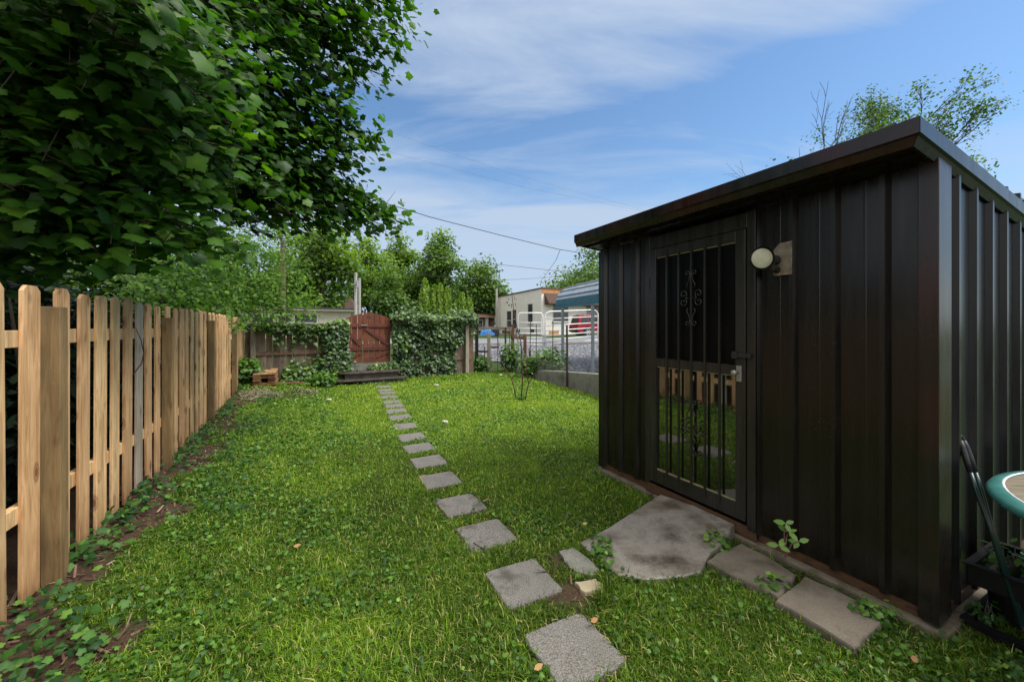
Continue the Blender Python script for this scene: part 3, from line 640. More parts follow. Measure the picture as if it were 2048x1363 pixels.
for z in (1.345, .46):
    for j, (t0_, t1_) in enumerate(((-3.3, -2.13), (-2.12, -.09), (-.08, 1.945), (1.955, 3.985), (3.995, 6.15), (6.16, 7.78))):
        MB().box(fp(t0_, -.057, z-.042+random.uniform(-.008, .008)), uf*(t1_-t0_), vf*.038, up*.085).build('rail', 'cedar', fe, bevel=.003)
for t, tp in zip((-2.125,)+POSTS, (1.51, 1.515, 1.50, 1.505, 1.51)):
    gz = float(zg(*(FP0+UF*t)))
    tl = random.uniform(-.006, .006)
    MB().box(fp(t-.045, -.016, gz-.1), uf*.082, vf*.082, Vector((tl, tl, tp-gz+.1))).build('post', 'post_wood', fe, bevel=.004)
solo(MB().tube([fp(1.10, .012, 1.02), fp(1.22, .03, 1.10), fp(1.30, .02, 1.19), fp(1.17, .04, 1.30), fp(1.12, .02, 1.40)], [.004, .005, .004, .0035, .002], 5), 'broken_twig', 'twig', tuple(fp(1.2, .02, 1.0)), 'thin bent brown twig caught on the pickets', 'twig')

# ------------------------------------------------------------------ back fence, gate, steps
ub = Vector((*UB, 0)); nb = Vector((*NB, 0))
def bp_(s, o, z): return Vector((BP0[0]+UB[0]*s+NB[0]*o, BP0[1]+UB[1]*s+NB[1]*o, z))
def s_at(px):
    kx = (px-1024)/F; return (-BP0[0]+BP0[1]*kx)/(UB[0]-UB[1]*kx)
GS0, GS1 = s_at(692), s_at(781)
def plank_fence(name, label, s0, s1, top, pitch, gapf, mats):
    o = thing(name, label, 'fence', tuple(bp_(s0, 0, 0)))
    s = s0
    while s < s1-.05:
        wd = min(pitch*random.uniform(.92, 1.05), s1-s); gz = float(zg(*bp_(s+.07, 0, 0).xy))
        ln_ = random.uniform(-.008, .008); gap = gapf*random.uniform(.3, 1.6)
        tp = top+random.uniform(-.015, .012)
        MB().prism([bp_(s, -.02, gz+.02), bp_(s+wd-gap, -.02, gz+.02), bp_(s+wd-gap+ln_, -.02, tp), bp_(s+ln_, -.02, tp)], nb*.018).build('plank', random.choice(mats), o)
        s += wd
    return o
bl = plank_fence('plank_fence', 'weathered grey brown plank fence left of the gate with ivy on top', .02, GS0-.12, 1.47, .142, .007, ['old_plank', 'old_plank', 'old_rail'])
for z in (1.42, .80): MB().box(bp_(.1, .0, z-.045), ub*(GS0-.3), nb*.038, up*.09).build('rail', 'old_rail', bl)
for s in (.18, GS0-.16): MB().box(bp_(s-.05, .040, -.05), ub*.1, nb*.09, up*1.58).build('post', 'grey_post' if s < 1 else 'old_rail', bl)
br = plank_fence('plank_fence', 'plank fence right of the gate almost hidden under ivy', GS1+.12, s_at(947), 1.62, .145, .006, ['old_plank', 'old_rail'])
for z in (1.5, .48): MB().box(bp_(GS1+.15, .0, z-.045), ub*(s_at(945)-GS1-.2), nb*.038, up*.09).build('rail', 'old_rail', br)
se = s_at(931)
MB().box(bp_(se-.055, .041, -.05), ub*.11, nb*.10, up*1.72).build('post', 'grey_post', br, bevel=.006)
MB().box(bp_(GS1+.06, .0, -.05), ub*.1, nb*.09, up*1.6).build('post', 'old_rail', br)
gt = thing('wooden_gate', 'red brown wooden gate with arched top and diagonal braces', 'gate', tuple(bp_((GS0+GS1)/2, 0, .45)))
nbrd = 8; wid_ = (GS1-GS0)/nbrd
for i in range(nbrd):
    s0 = GS0+i*wid_; gap = .020 if i == 2 else .011
    arch = lambda s: 1.62+.175*math.cos((s-(GS0+GS1)/2)/(GS1-GS0)*math.pi*.92)
    poly = [bp_(s0, -.01, .475), bp_(s0+wid_-gap, -.01, .475)]+[bp_(s0+(wid_-gap)*q, -.01, arch(s0+(wid_-gap)*q)) for q in (1, .5, 0)]
    MB().prism(poly, nb*.02).build('board', 'gate_red', gt, bevel=.002)
for (a_, b_) in ((GS0, GS0+3*wid_-.026), (GS0+3*wid_, GS1-.01)):
    for z in (1.46, .845): MB().box(bp_(a_, .0105, z-.045), ub*(b_-a_), nb*.03, up*.09).build('rail', 'gate_dark', gt, bevel=.002)
def brace(sa, za_, sb, zb_):
    d_ = (bp_(sb, 0, zb_)-bp_(sa, 0, za_)).normalized(); side = d_.cross(nb).normalized()*.042
    a_ = bp_(sa, .011, za_); b_ = bp_(sb, .011, zb_)
    MB().prism([a_-side, b_-side, b_+side, a_+side], nb*.027).build('brace', 'gate_dark', gt)
brace(GS0+.05, 1.27, GS0+3*wid_-.06, .93); brace(GS0+3*wid_+.06, 1.385, GS1-.05, .93)
brace(GS0+3*wid_+.06, .535, GS1-.05, .76); brace(GS0+.05, .60, GS0+3*wid_-.07, .76)
MB().box(bp_(GS0+3*wid_, .0105, .48), ub*(5*wid_-.02), nb*.026, up*.085).build('rail', 'gate_dark', gt)
MB().box(bp_(GS0+3*wid_-.06, .045, 1.455), ub*.16, nb*.012, up*.02).build('latch', 'galv_post', gt)
def stepslab(c, w0, w1, dep, z, th, label, ztop):
    mb = MB(); n = 14; fr = []; bk = []
    for i in range(n+1):
        s = w0+(w1-w0)*i/n; j = random.uniform(-.02, .02)
        cut = .10*max(0, 1-min(i, n-i)/1.2)
        fr.append(Vector(c)+ub*s+nb*(j-cut)); bk.append(Vector(c)+ub*s-nb*dep)
    poly = fr+bk[::-1]; m_ = len(poly)
    poly = [Vector((p.x, p.y, z)) for p in poly]
    mb.prism(poly, up*th)
    return solo(mb, 'stone_step', 'darkstone', tuple(Vector((*Vector(c).xy, z))), label, 'step', bevel=.012)
cst = (-3.34, 9.95, 0)
stepslab(cst, -1.05, .79, .34, .085, .045, 'wide lower dark stone step slab below the gate', 0)
stepslab(tuple(Vector(cst)-nb*.20), -.86, .68, .42, .245, .045, 'upper dark stone step slab just under the gate', 0)
mb = MB(); mb.box(Vector(cst)+ub*-.4-nb*.38-up*.05, ub*.9, nb*.33, up*.134)
r1 = solo(mb, 'step_riser', 'darkstone', cst, 'dark stone block under the lower gate step', 'riser')
mb = MB(); mb.box(Vector(cst)+ub*-.74-nb*.66+up*.131, ub*1.3, nb*.40, up*.113)
solo(mb, 'step_riser', 'darkstone', tuple(Vector(cst)-nb*.4), 'dark stone riser between the two gate steps', 'riser')
mb = MB(); mb.box(bp_(GS0+.02, -.02, .2), ub*(GS1-GS0-.04), nb*.05, up*.265)
solo(mb, 'gate_threshold', 'bluestone', tuple(bp_((GS0+GS1)/2, 0, .2)), 'grey board filling the space under the gate', 'threshold')

# ivy on the back fence
IVY = leafmat('fence_ivy_leaf', [(0, (.012, .036, .009)), (.35, (.035, .085, .018)), (.7, (.085, .165, .032)), (1, (.19, .29, .055))], .36, .2, None, .5)
def ivy(name, label, n, smp, size=(.055, .10), stems=None, shape='ivy'):
    C, Nn, sh = smp(n); o0 = tuple(np.round(C.mean(0), 3)); o0 = (o0[0], o0[1], 0)
    t = thing(name, label, 'climbing plant', o0)
    k = len(C)
    leaves('foliage', IVY, C, Nn+rng.normal(0, .38, (k, 3)), np.array([0, 0, -1.])+rng.normal(0, .5, (k, 3)), rng.uniform(*size, k), sh+rng.normal(0, .17, k), shape, t)
    if stems:
        for s in stems: MB().tube(s, [.010]*len(s), 5).build('stem', 'bark', t)
    return t
NB3 = np.array([*NB, 0]); UB3 = np.array([*UB, 0])
def on_back(s, o, z): return np.stack([BP0[0]+UB[0]*s+NB[0]*o, BP0[1]+UB[1]*s+NB[1]*o, z], 1)
def ivy_right(n):
    s = rng.uniform(GS1+.03, s_at(948), n); z = rng.uniform(.02, 1.78, n)
    br_ = s_at(908); lim = np.where(s > br_-.1, .70+.5*vnoise(s, z, 5, 3), -1)
    gap = (s > s_at(921)) & (s < s_at(937)) & (z < 1.5)
    k = (z > lim*(s > br_)) & ~gap & (z < 1.68+.12*vnoise(s, z*0, 4, 9)) & (fbm(s, z, 4.2, 14) > .34)
    s, z = s[k], z[k]; o = rng.uniform(.03, .15, len(s))+.26*np.maximum(fbm(s, z, 3.5, 17)-.3, 0)+.12*sstep(1.45, 1.7, z)
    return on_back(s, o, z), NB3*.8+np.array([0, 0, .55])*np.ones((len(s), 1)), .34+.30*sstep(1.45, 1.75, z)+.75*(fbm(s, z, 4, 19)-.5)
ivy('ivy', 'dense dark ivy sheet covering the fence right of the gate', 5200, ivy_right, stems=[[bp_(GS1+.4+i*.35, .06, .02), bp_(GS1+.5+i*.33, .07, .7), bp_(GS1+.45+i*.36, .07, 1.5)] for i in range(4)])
def ivy_top(n):
    s = rng.uniform(GS1-.0, s_at(952), n); z = 1.60+rng.gamma(2, .04, n)*(.3+1.5*vnoise(s, s*0, 3.5, 91))+.12*vnoise(s, s*0, 1.8, 92)
    o = rng.normal(.03, .12, n)
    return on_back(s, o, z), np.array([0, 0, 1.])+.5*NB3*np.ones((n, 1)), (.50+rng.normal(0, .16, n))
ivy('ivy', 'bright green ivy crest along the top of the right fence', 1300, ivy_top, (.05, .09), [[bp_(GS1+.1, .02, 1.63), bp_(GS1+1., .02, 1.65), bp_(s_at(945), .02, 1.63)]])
def ivy_col(n):
    c = s_at(676); z = rng.uniform(.15, 1.62, n); s = c+rng.normal(0, .15, n)+.1*(z > 1.35)-.1*(z < .6)*rng.random(n)
    k = s < GS0+.20*(z < .8)+.02; s, z = s[k], z[k]
    o = .10+rng.uniform(0, .18, len(s))
    return on_back(s, o, z), NB3*.8+np.array([0, 0, .5])*np.ones((len(s), 1)), .36+.4*sstep(1.3, 1.6, z)
ivy('ivy', 'ivy column wrapped around the post left of the red gate', 1700, ivy_col, (.06, .105), [[bp_(s_at(676), .1, .02), bp_(s_at(678), .1, .8), bp_(s_at(676), .1, 1.5)]])
def ivy_left(n):
    s = rng.uniform(.25, GS0-.1, n); f = fbm(s, s*0, 1.7, 23)
    f2 = vnoise(s, s*0, 4.2, 24); z = 1.50-rng.gamma(1.3, .12, n)*(.15+1.7*f*f2*1.3)+.10*(f-.3)
    o = .05+rng.uniform(0, .15, n)
    k = (z > .85) & (fbm(s, z, 4.5, 29) > .40); s, z, o = s[k], z[k], o[k]
    return on_back(s, o, z), NB3*.6+np.array([0, 0, .7])*np.ones((len(s), 1)), .45+.5*sstep(1.3, 1.6, z)
ivy('ivy', 'ivy strands hanging over the top of the left plank fence', 1500, ivy_left, (.05, .095), [[bp_(.6+i*.5, .05, 1.48), bp_(.62+i*.5, .06, 1.2), bp_(.58+i*.5, .07, .95)] for i in range(4)])
def ivy_low(n):
    s = rng.uniform(.75, GS0+.05, n); z = np.abs(rng.normal(0, .28, n))*(.4+1.1*fbm(s, s*0, 2.3, 33))+.05
    o = .08+rng.uniform(0, .35, n)*(1-z)
    return on_back(s, o, z), NB3*.6+np.array([0, 0, .8])*np.ones((n, 1)), .42+.3*rng.random(n)
ivy('ivy', 'leafy green vine mass at the foot of the left plank fence', 1900, ivy_low, (.06, .11), [[bp_(1+i*.5, .15, .02), bp_(1.1+i*.5, .12, .35), bp_(1.+i*.5, .08, .8)] for i in range(3)])
def ivy_thr(n):
    s = rng.uniform(GS0+.55, GS1+.1, n); z = .30+np.abs(rng.normal(0, .08, n)); o = rng.uniform(.04, .2, n)
    return on_back(s, o, z), NB3*.6+np.array([0, 0, .8])*np.ones((n, 1)), .55+.25*rng.random(n)
ivy('ivy', 'small ivy patch spilling onto the upper step below the gate', 160, ivy_thr, (.05, .085))

# ------------------------------------------------------------------ plants
PLANT = leafmat('garden_leaf', [(0, (.018, .060, .010)), (.4, (.050, .13, .018)), (.75, (.105, .22, .030)), (1, (.20, .33, .06))], .4, .3)
def bush(name, label, c, rx, ry, h, n, size, shape='ivy', shade=.5, nst=6, cat='bush', group=None, z0=None):
    z = float(zg(c[0], c[1])) if z0 is None else z0
    t = thing(name, label, cat, (c[0], c[1], z), group)
    d = rdir(n); r = rng.random(n)**.45
    C = np.array([c[0], c[1], z+h*.52])+d*r[:, None]*np.array([rx, ry, h*.5])
    C[:, :2] += .12*rx*(np.stack([vnoise(C[:, 2], C[:, 0], 6, 1), vnoise(C[:, 2], C[:, 1], 6, 2)], 1)-.5)
    sh = shade+.25*(d[:, 2])*r+.4*(fbm(C[:, 0]+C[:, 1], C[:, 2], 4/max(rx, .1), 3)-.5)+rng.normal(0, .13, n)
    leaves('foliage', PLANT, C, d*.6+np.array([0, 0, .8])+rng.normal(0, .35, (n, 3)), d+np.array([0, 0, -.5])+rng.normal(0, .3, (n, 3)), rng.uniform(.6, 1.2, n)*size, sh, shape, t)
    mb = MB()
    for i in range(nst):
        e = Vector((c[0]+random.uniform(-.7, .7)*rx, c[1]+random.uniform(-.7, .7)*ry, z+h*random.uniform(.55, .9)))
        b0_ = Vector((c[0]+random.uniform(-.15, .15)*rx, c[1]+random.uniform(-.15, .15)*ry, z-.02)); md_ = b0_.lerp(e, .5)+Vector((random.uniform(-.1, .1)*rx, 0, .06*h))
        mb.tube([b0_, md_, e], [max(.004, .012*h), max(.003, .009*h), .002], 5)
    mb.build('stem', 'twig_dark', t)
    return t
q = A(1022, 745, 12.3); bush('leafy_bush', 'leafy green bush behind the crossed posts of the wire fence', (q.x, q.y), .36, .3, 1.0, 330, .11, shade=.45, z0=0)
q = A(1098, 745, 10.9); bush('leafy_bush', 'wider green bush growing over the low wall before the gravel', (q.x+.02, q.y), .52, .35, .88, 620, .10, shade=.48, z0=0.02)
q = A(1062, 750, 11.2); bush('leafy_bush', 'low bright green bush between the bare shrub and the wall', (q.x, q.y), .36, .3, .62, 420, .10, shade=.6, z0=0)
q = A(962, 742, 12.6); bush('leafy_weed', 'weeds around the fence end beside the ivy', (q.x, q.y), .36, .25, .5, 380, .09, shade=.45, z0=0)
bush('leafy_weed', 'green weeds in the corner where the two fences meet', (-5.75, 8.62), .34, .3, .62, 500, .085, shade=.45)
bush('leafy_weed', 'weeds growing beside the stacked lumber', (-4.35, 9.15), .3, .24, .34, 330, .085, shade=.5)
q = G(1548, 1168, .05); bush('small_weed', 'low leafy weed in the joint between the two stone slabs', (q.x, q.y), .10, .055, .10, 85, .035, shade=.55, nst=3)
q = G(1432, 1092, .03); bush('small_weed', 'leafy weed clump between door pad and stone slab', (q.x, q.y), .085, .09, .12, 95, .034, shade=.6, nst=3)
q = G(1783, 1262, .0); bush('small_weed', 'leafy weed at the end of the long slab near the shed corner', (q.x-.02, q.y+.05),   .11, .07, .12, 90, .034, shade=.5, nst=3)
q = G(1215, 1110, .0); bush('small_weed', 'trailing green weed along the left edge of the door pad', (q.x-.03, q.y-.02), .06, .17, .09, 110, .034, shade=.55, nst=3)
def seedling(label, base, tips, sz):
    t = thing('seedling', label, 'seedling', tuple(base)); mb = MB(); C = []; Nn = []; AX = []
    for tp in tips:
        tp = Vector(tp); md_ = base.lerp(tp, .55)+Vector((-.01, 0, .02)); mb.tube([base, md_, tp], [.0035, .003, .002], 5)
        for k in range(3):
            a_ = k*2.1+random.random(); d_ = np.array([math.cos(a_), math.sin(a_)*.5, random.uniform(-.1, .35)])
            C.append(np.array(tp)); AX.append(d_); Nn.append(np.array([-.3, -.6, .8])+rng.normal(0, .2, 3))
    mb.build('stem', 'twig', t)
    leaves('foliage', PLANT, np.array(C), np.array(Nn), np.array(AX), sz*rng.uniform(.75, 1.15, len(C)), .62+rng.normal(0, .12, len(C)), 'oval', t)
b0 = G(1574, 1110, .06)
wl = lambda px, py: A(px, py, 2.02)
b0 = wl(1572, 1112); seedling('leafy three stemmed seedling growing at the foot of the dark shed wall', b0, [wl(1572, 1046), wl(1578, 1062), wl(1598, 1082), wl(1558, 1090)], .052)

# young bare shrub in the lawn
sb = G(1040, 800); Ys = sb.y
shb = thing('young_shrub', 'almost bare young shrub with thin reddish stems standing in the lawn', 'shrub', tuple(sb))
S_ = lambda px, py, dy=0: A(px, py, Ys+dy)
mb = MB()
for pts_, r0, r1 in (([(1042, 802), (1045, 765), (1044, 720), (1042, 685), (1033, 650), (1027, 615), (1023, 582)], .016, .006),
                     ([(1032, 798), (1028, 775), (1023, 756), (1012, 742), (1003, 722), (998, 700), (997, 680)], .014, .005),
                     ([(1050, 801), (1055, 775), (1058, 765), (1072, 745), (1083, 728), (1089, 717)], .014, .005),
                     ([(1023, 757), (1032, 748), (1038, 735)], .009, .005), ([(1057, 766), (1052, 745), (1055, 715), (1057, 700)], .009, .004),
                     ([(1042, 690), (1034, 680), (1031, 665)], .007, .003), ([(1043, 706), (1049, 690), (1050, 672)], .008, .004), ([(1044, 730), (1052, 715)], .007, .004), ([(1057, 700), (1064, 690), (1068, 680)], .005, .002)):
    n = len(pts_); mb.tube([S_(a, b_, random.uniform(-.05, .05)) for a, b_ in pts_], list(np.linspace(r0, r1, n)), 6)
mb.build('stem', 'twig', shb, smooth=True)
n = 36; C = np.array([S_(1047, 745)])+rng.normal(0, 1, (n, 3))*np.array([.10, .06, .16]); 
C2 = np.array([S_(1042, 800)])+rng.normal(0, 1, (60, 3))*np.array([.08, .06, .05])+np.array([0, 0, .06]); C = np.concatenate([C, C2]); n = len(C)
leaves('foliage', PLANT, C, np.array([0, -.3, .8])+rng.normal(0, .4, (n, 3)), rdir(n), rng.uniform(.04, .07, n), .6+rng.normal(0, .15, n), 'oval', shb)

# ------------------------------------------------------------------ lumber stack, loose board, clippings
cs = np.array([-5.22, 8.38]); lz = float(zg(*cs))
k = 0
for r in range(15):
    for c_ in range(3):
        if (r == 14 and c_ < 2) or (c_ == 1 and 4 < r < 9): continue
        o_ = cs+VF*(c_*.136-.2+random.uniform(-.012, .012))+UF*random.uniform(-.03, .03)
        z = lz-.02+r*.021
        d_ = uf*(.85+random.uniform(-.05, .05))+up*(.012+random.uniform(0, .002))
        mb = MB().box(Vector((o_[0], o_[1], z)), d_, vf*.14, up*.0185)
        if r == 14: lab = 'pale board lying alone on top of the lumber stack'
        elif r == 13: lab = ['left pale top board of the lumber stack', 'middle pale top board of the lumber stack', 'right upper board of the lumber stack, one below the single top board'][c_]
        else: lab = 'sawn brown ended board inside the small lumber stack by the fence corner'
        solo(mb, 'board', 'cedar' if r >= 13 else ('cedar_red' if r % 2 else 'brown_post'), (o_[0], o_[1], z), lab, 'board', 'boards in the lumber stack', bevel=.001)
q = A(577, 756, 8.75); lq = float(zg(q.x, q.y))
solo(MB().box(Vector((q.x-.28, q.y-.02, lq+.04)), Vector((.52, .16, .0)), Vector((-.04, .13, 0)), up*.02), 'loose_board', 'brown_post', (q.x, q.y, lq+.04), 'short reddish board lying on the ground beside the lumber stack', 'board')
def heap(c, rx, ry, h, label):
    mb = MB(); nr, na = 8, 26
    for i in range(nr+1):
        r = i/nr
        for j in range(na):
            a_ = 2*math.pi*j/na; x_ = c[0]+rx*r*math.cos(a_); y_ = c[1]+ry*r*math.sin(a_)
            mb.v.append((x_, y_, float(zg(x_, y_))+h*(1-r*r)*(.6+.8*float(fbm(x_, y_, 5, 3)))-.02*r))
    for i in range(nr):
        for j in range(na): mb.f.append((i*na+j, (i+1)*na+j, (i+1)*na+(j+1) % na, i*na+(j+1) % na))
    t = thing('clippings_heap', label, 'clippings heap', (c[0], c[1], float(zg(*c))))
    mb.build('core', 'heap', t, smooth=True)
    n = 900; r = np.sqrt(rng.random(n)); a_ = rng.uniform(0, 2*np.pi, n); x_ = c[0]+rx*r*np.cos(a_); y_ = c[1]+ry*r*np.sin(a_)
    z_ = zg(x_, y_)+h*(1-r*r)*(.6+.8*fbm(x_, y_, 5, 3))+.004
    o = leaves('clippings', leafmat('dry_clipping', [(0, (.07, .08, .035)), (.5, (.17, .17, .09)), (1, (.34, .31, .2))], .9, .1), np.stack([x_, y_, z_], 1), np.array([0, 0, 1.])+rng.normal(0, .5, (n, 3)), rdir(n), rng.uniform(.03, .1, n), rng.random(n), 'chip', t)
    o['kind'] = 'stuff'
q = A(520, 788, 7.75); heap((q.x, q.y), .46, .34, .10, 'grey green heap of dry grass clippings near the lumber stack')
q = A(608, 775, 8.2); heap((q.x, q.y), .34, .22, .05, 'flat patch of dry clippings right of the larger heap')
# stray bits on the lawn
for px, py, s, lab in ((890, 842, .05, 'pale stone chip on a bare spot in the mid lawn'), (873, 769, .07, 'white scrap lying on the far lawn right of the steps'), (658, 798, .06, 'pale leaf scrap on the far left lawn'), (1001, 749, .05, 'white fleck in the grass by the wire fence')):
    c = G(px, py, .05); mb = MB(); n = 7
    mb.prism([c+Vector((s*math.cos(a_)*random.uniform(.7, 1.1), .6*s*math.sin(a_)*random.uniform(.7, 1.1), -.02)) for a_ in np.linspace(0, 2*math.pi, n, endpoint=False)], up*.03)
    solo(mb, 'pale_scrap', 'white', tuple(c), lab, 'scrap', bevel=.006)
for px, py, lab, sh in ((1165, 1048, 'yellow green fallen leaf lying left of the door pad', .95), (1182, 1243, 'orange brown fallen leaf beside the nearest stepping stone', .45), (1826, 1322, 'brown fallen leaf in the grass below the shed corner', .4), (586, 1092, 'brown fallen leaf on the left lawn', .5), (1068, 1338, 'pinkish fallen leaf at the left edge of the nearest stepping stone', .6)):
    c = G(px, py, .055)
    o = leaves('fallen_leaf', 'deadleaf', np.array([c]), np.array([[.1, -.4, .8]]), np.array([[.8, .5, .1]]), .045, np.array([sh]), 'oval', None, tuple(c))
    tag(o, lab, 'leaf')

# ------------------------------------------------------------------ shed
shed = thing('shed', 'black brown corrugated metal shed with barred door and overhanging roof', 'shed', (SC[0], SC[1], 0))
us = Vector((*US, 0)); vs = Vector((*VS, 0))
def sp(t, s, z): return Vector((SC[0]+US[0]*t+VS[0]*s, SC[1]+US[1]*t+VS[1]*s, z))
def profile(a, b_, first, pitch, depth=.029, minor=.001):
    pts = [(a, 0)]
    r = first-pitch*20
    while r < b_+.1:
        for u, d in ((-.030, 0), (-.013, depth), (.010, depth), (.020, 0), (.07, 0), (.073, minor), (.079, minor), (.082, 0)):
            if a < r+u < b_: pts.append((r+u, d))
        r += pitch
    pts.append((b_, 0)); return pts
def corr_front(t0_, t1_, z0, z1):
    pr = profile(t0_, t1_, .1756, .21); mb = MB()
    return mb.strip([[sp(t, -d, z) for t, d in pr] for z in (z0, z1)])
corr_front(.03, .815, .082, 2.165).build('wall', 'shed', shed)
corr_front(1.725, 2.30, .082, 2.165).build('wall', 'shed', shed)
pr = profile(.10, 2.5, .245, .24, .024); MB().strip([[sp(-d, s, z) for s, d in pr][::-1] for z in (.06, 2.2)]).build('wall', 'shed_side', shed)
MB().box(sp(2.33, 0.02, .05), us*.01, vs*2.4, up*1.95).build('wall', 'shed_side', shed)
MB().box(sp(0, 2.5, .05), us*2.33, vs*.01, up*1.85).build('wall', 'shed_side', shed)
tr = MB(); tr.prism([sp(-.027, -.023, .045), sp(.045, -.023, .045), sp(.045, -.004, .045), sp(-.004, -.004, .045), sp(-.004, .125, .045), sp(-.027, .125, .045)], up*2.14)
tr.build('corner_trim', 'shed_trim', shed, bevel=.003)
tr = MB(); tr.prism([sp(2.352, -.022, .045), sp(2.29, -.022, .045), sp(2.29, -.004, .045), sp(2.33, -.004, .045), sp(2.33, .08, .045), sp(2.352, .08, .045)], up*2.1)
tr.build('corner_trim', 'shed', shed, bevel=.003)
# roof: sheet, soffit and folded fascias
T0, T1, S0, S1 = -.045, 2.395, -.285, 2.72
zr = lambda s: 2.285-.11*(s-S0)
MB().prism([sp(T0+.02, S0+.02, zr(S0+.02)), sp(T0+.02, S1, zr(S1)), sp(T0+.02, S1, zr(S1)-.03), sp(T0+.02, S0+.02, zr(S0+.02)-.03)], us*(T1-T0-.04)).build('roof', 'shed_side', shed)
prf = [(0, 2.29), (0, 2.222), (.012, 2.216), (.03, 2.182), (.045, 2.186), (.02, 2.235), (.02, 2.288)]
def fascia(name, mat, near, far):
    mb = MB(); mb.add(near+far, [(0, 1, 2, 3, 4, 5, 6), (13, 12, 11, 10, 9, 8, 7)]+[(i, i+7, (i+1) % 7+7, (i+1) % 7) for i in range(7)])
    return mb.build(name, mat, shed)
e_ = .0015
fascia('front_fascia', 'shed_trim', [sp(T0+d+e_, S0+d, z-.11*d) for d, z in prf], [sp(T1, S0+d, z-.11*d) for d, z in prf])
fascia('side_fascia', 'shed_side', [sp(T0+d, S0+d+e_, z-.11*d) for d, z in prf], [sp(T0+d, S1, z-.11*(S1-S0)) for d, z in prf])
MB().prism([sp(T1-.02, s, z) for s, z in ((S0+.03, 2.28), (S0+.03, 2.19), (2.7, 1.9), (2.7, 1.95))], us*.018).build('side_fascia', 'shed', shed)
MB().prism([sp(T0+.03, s, z) for s, z in ((S0+.05, 2.196), (-.15, 2.196), (-.15, 2.176), (-.125, 2.176), (-.125, 2.19), (-.003, 2.168), (-.003, 2.21), (S0+.05, 2.21))], us*(T1-T0-.07)).build('soffit', 'shed', shed)
# base: slab, sill boards
MB().prism([sp(-.06, -.045, -.1), sp(2.37, -.045, -.1), sp(2.37, 2.55, -.1), sp(-.06, 2.55, -.1)], up*.128).build('foundation', 'foundation', shed, bevel=.012)
MB().prism([sp(-.11, .02, -.1), sp(-.062, .02, -.1), sp(-.062, 2.4, -.1), sp(-.11, 2.4, -.1)], up*.115).build('foundation_ledge', 'foundation', shed, bevel=.02)
MB().box(sp(.0, .004, .025), us*2.3, vs*.03, up*.085).build('sill', 'sill_wood', shed)
MB().box(sp(-.008, .05, .03), us*.02, vs*2.4, up*.05).build('sill', 'sill_wood', shed)
MB().box(sp(.80, -.030, .032), us*.93, vs*.017, up*.075).build('sill', 'sill_wood', shed, bevel=.003)
# door with its frame
df_ = MB(); DZ0, DZ1 = .135, 2.045; D0, D1 = .862, 1.678
df_.box(sp(.800, -.034, .09), us*.055, vs*.03, up*2.06)
df_.box(sp(1.685, -.030, .09), us*.05, vs*.026, up*2.06)
df_.box(sp(.8555, -.032, 2.05), us*.8285, vs*.028, up*.10)
df_.build('door_frame', 'shed_door', shed, bevel=.003)
MB().box(sp(.80, -.002, .05), us*.93, vs*.004, up*2.1).build('door_backing', 'screen', shed)
door = bpy.data.objects.new('door', None); door = None
dm = MB()
dz = .026
dm.box(sp(D0, -.040, DZ0), us*.068, vs*dz, up*(DZ1-DZ0)); dm.box(sp(D1-.068, -.040, DZ0), us*.068, vs*dz, up*(DZ1-DZ0))
dm.box(sp(D0+.068, -.0395, DZ1-.072), us*(D1-D0-.136), vs*dz, up*.0715); dm.box(sp(D0+.068, -.0395, 1.085), us*(D1-D0-.136), vs*dz, up*.068); dm.box(sp(D0+.068, -.0395, DZ0+.001), us*(D1-D0-.136), vs*dz, up*.105)
dob = dm.build('door', 'shed_door', shed, bevel=.003)
door_u = MB().box(sp(D0+.066, -.018, 1.15), us*(D1-D0-.132), vs*.004, up*.825).build('upper_screen', 'screen', dob)
door_l = MB().box(sp(D0+.066, -.018, .238), us*(D1-D0-.132), vs*.004, up*.85).build('lower_pane', 'mirror_pane', dob)
for zb in (1.966, .241, 1.077): MB().box(sp(D0+.07, -.026, zb), us*(D1-D0-.14), vs*.007, up*.008).build('glazing_bead', 'gold', dob)
nbar = 5; bars = [D0+.068+(D1-D0-.136)*(i+1)/(nbar+1) for i in range(nbar)]
for bt in bars:
    MB().box(sp(bt-.0065, -.0475, .20), us*.013, vs*.013, up*1.82).build('bar', 'shed_door', dob)
def scroll(zc, mirror):
    mb = MB(); tc_ = bars[2]
    def spiral(c, r0, a0, turns, sgn):
        out = []
        for i in range(18):
            q = i/17; a_ = a0+sgn*turns*2*math.pi*q; r = r0*(1-.72*q); out.append((c[0]+r*math.cos(a_), c[1]+r*math.sin(a_)))
        return out
    for sx in (-1, 1):
        for sy in (-1, 1):
            big = spiral((.066, .030), .034, math.radians(180+60), 1.15, -1); big = [(.020, -.0)]+big
            sml = spiral((.030, .185), .022, math.radians(200), 1.05, -1)
            lk = [(.030, .075), (.036, .1), (.016, .13), (.010, .165)]
            for pl, r in ((big, .0048), (lk[::-1][:3]+lk[:1], .0042), ([lk[2], lk[3]]+sml, .0042)):
                mb.tube([sp(tc_+sx*u, -.046, zc+sy*v) for u, v in pl], r, 5)
    return mb.build('scroll_ornament', 'shed_door', dob, smooth=True)
scroll(1.62, 0); scroll(.66, 0)
lt = MB(); lt.box(sp(.815, -.062, 1.205), us*.13, vs*.016, up*.026); lt.box(sp(.905, -.066, 1.196), us*.035, vs*.024, up*.045); lt.build('latch', 'black_iron', dob, bevel=.002)
kb = MB(); kb.box(sp(.885, -.048, 1.045), us*.034, vs*.009, up*.105); kb.build('lock_plate', 'knob', dob, bevel=.003)
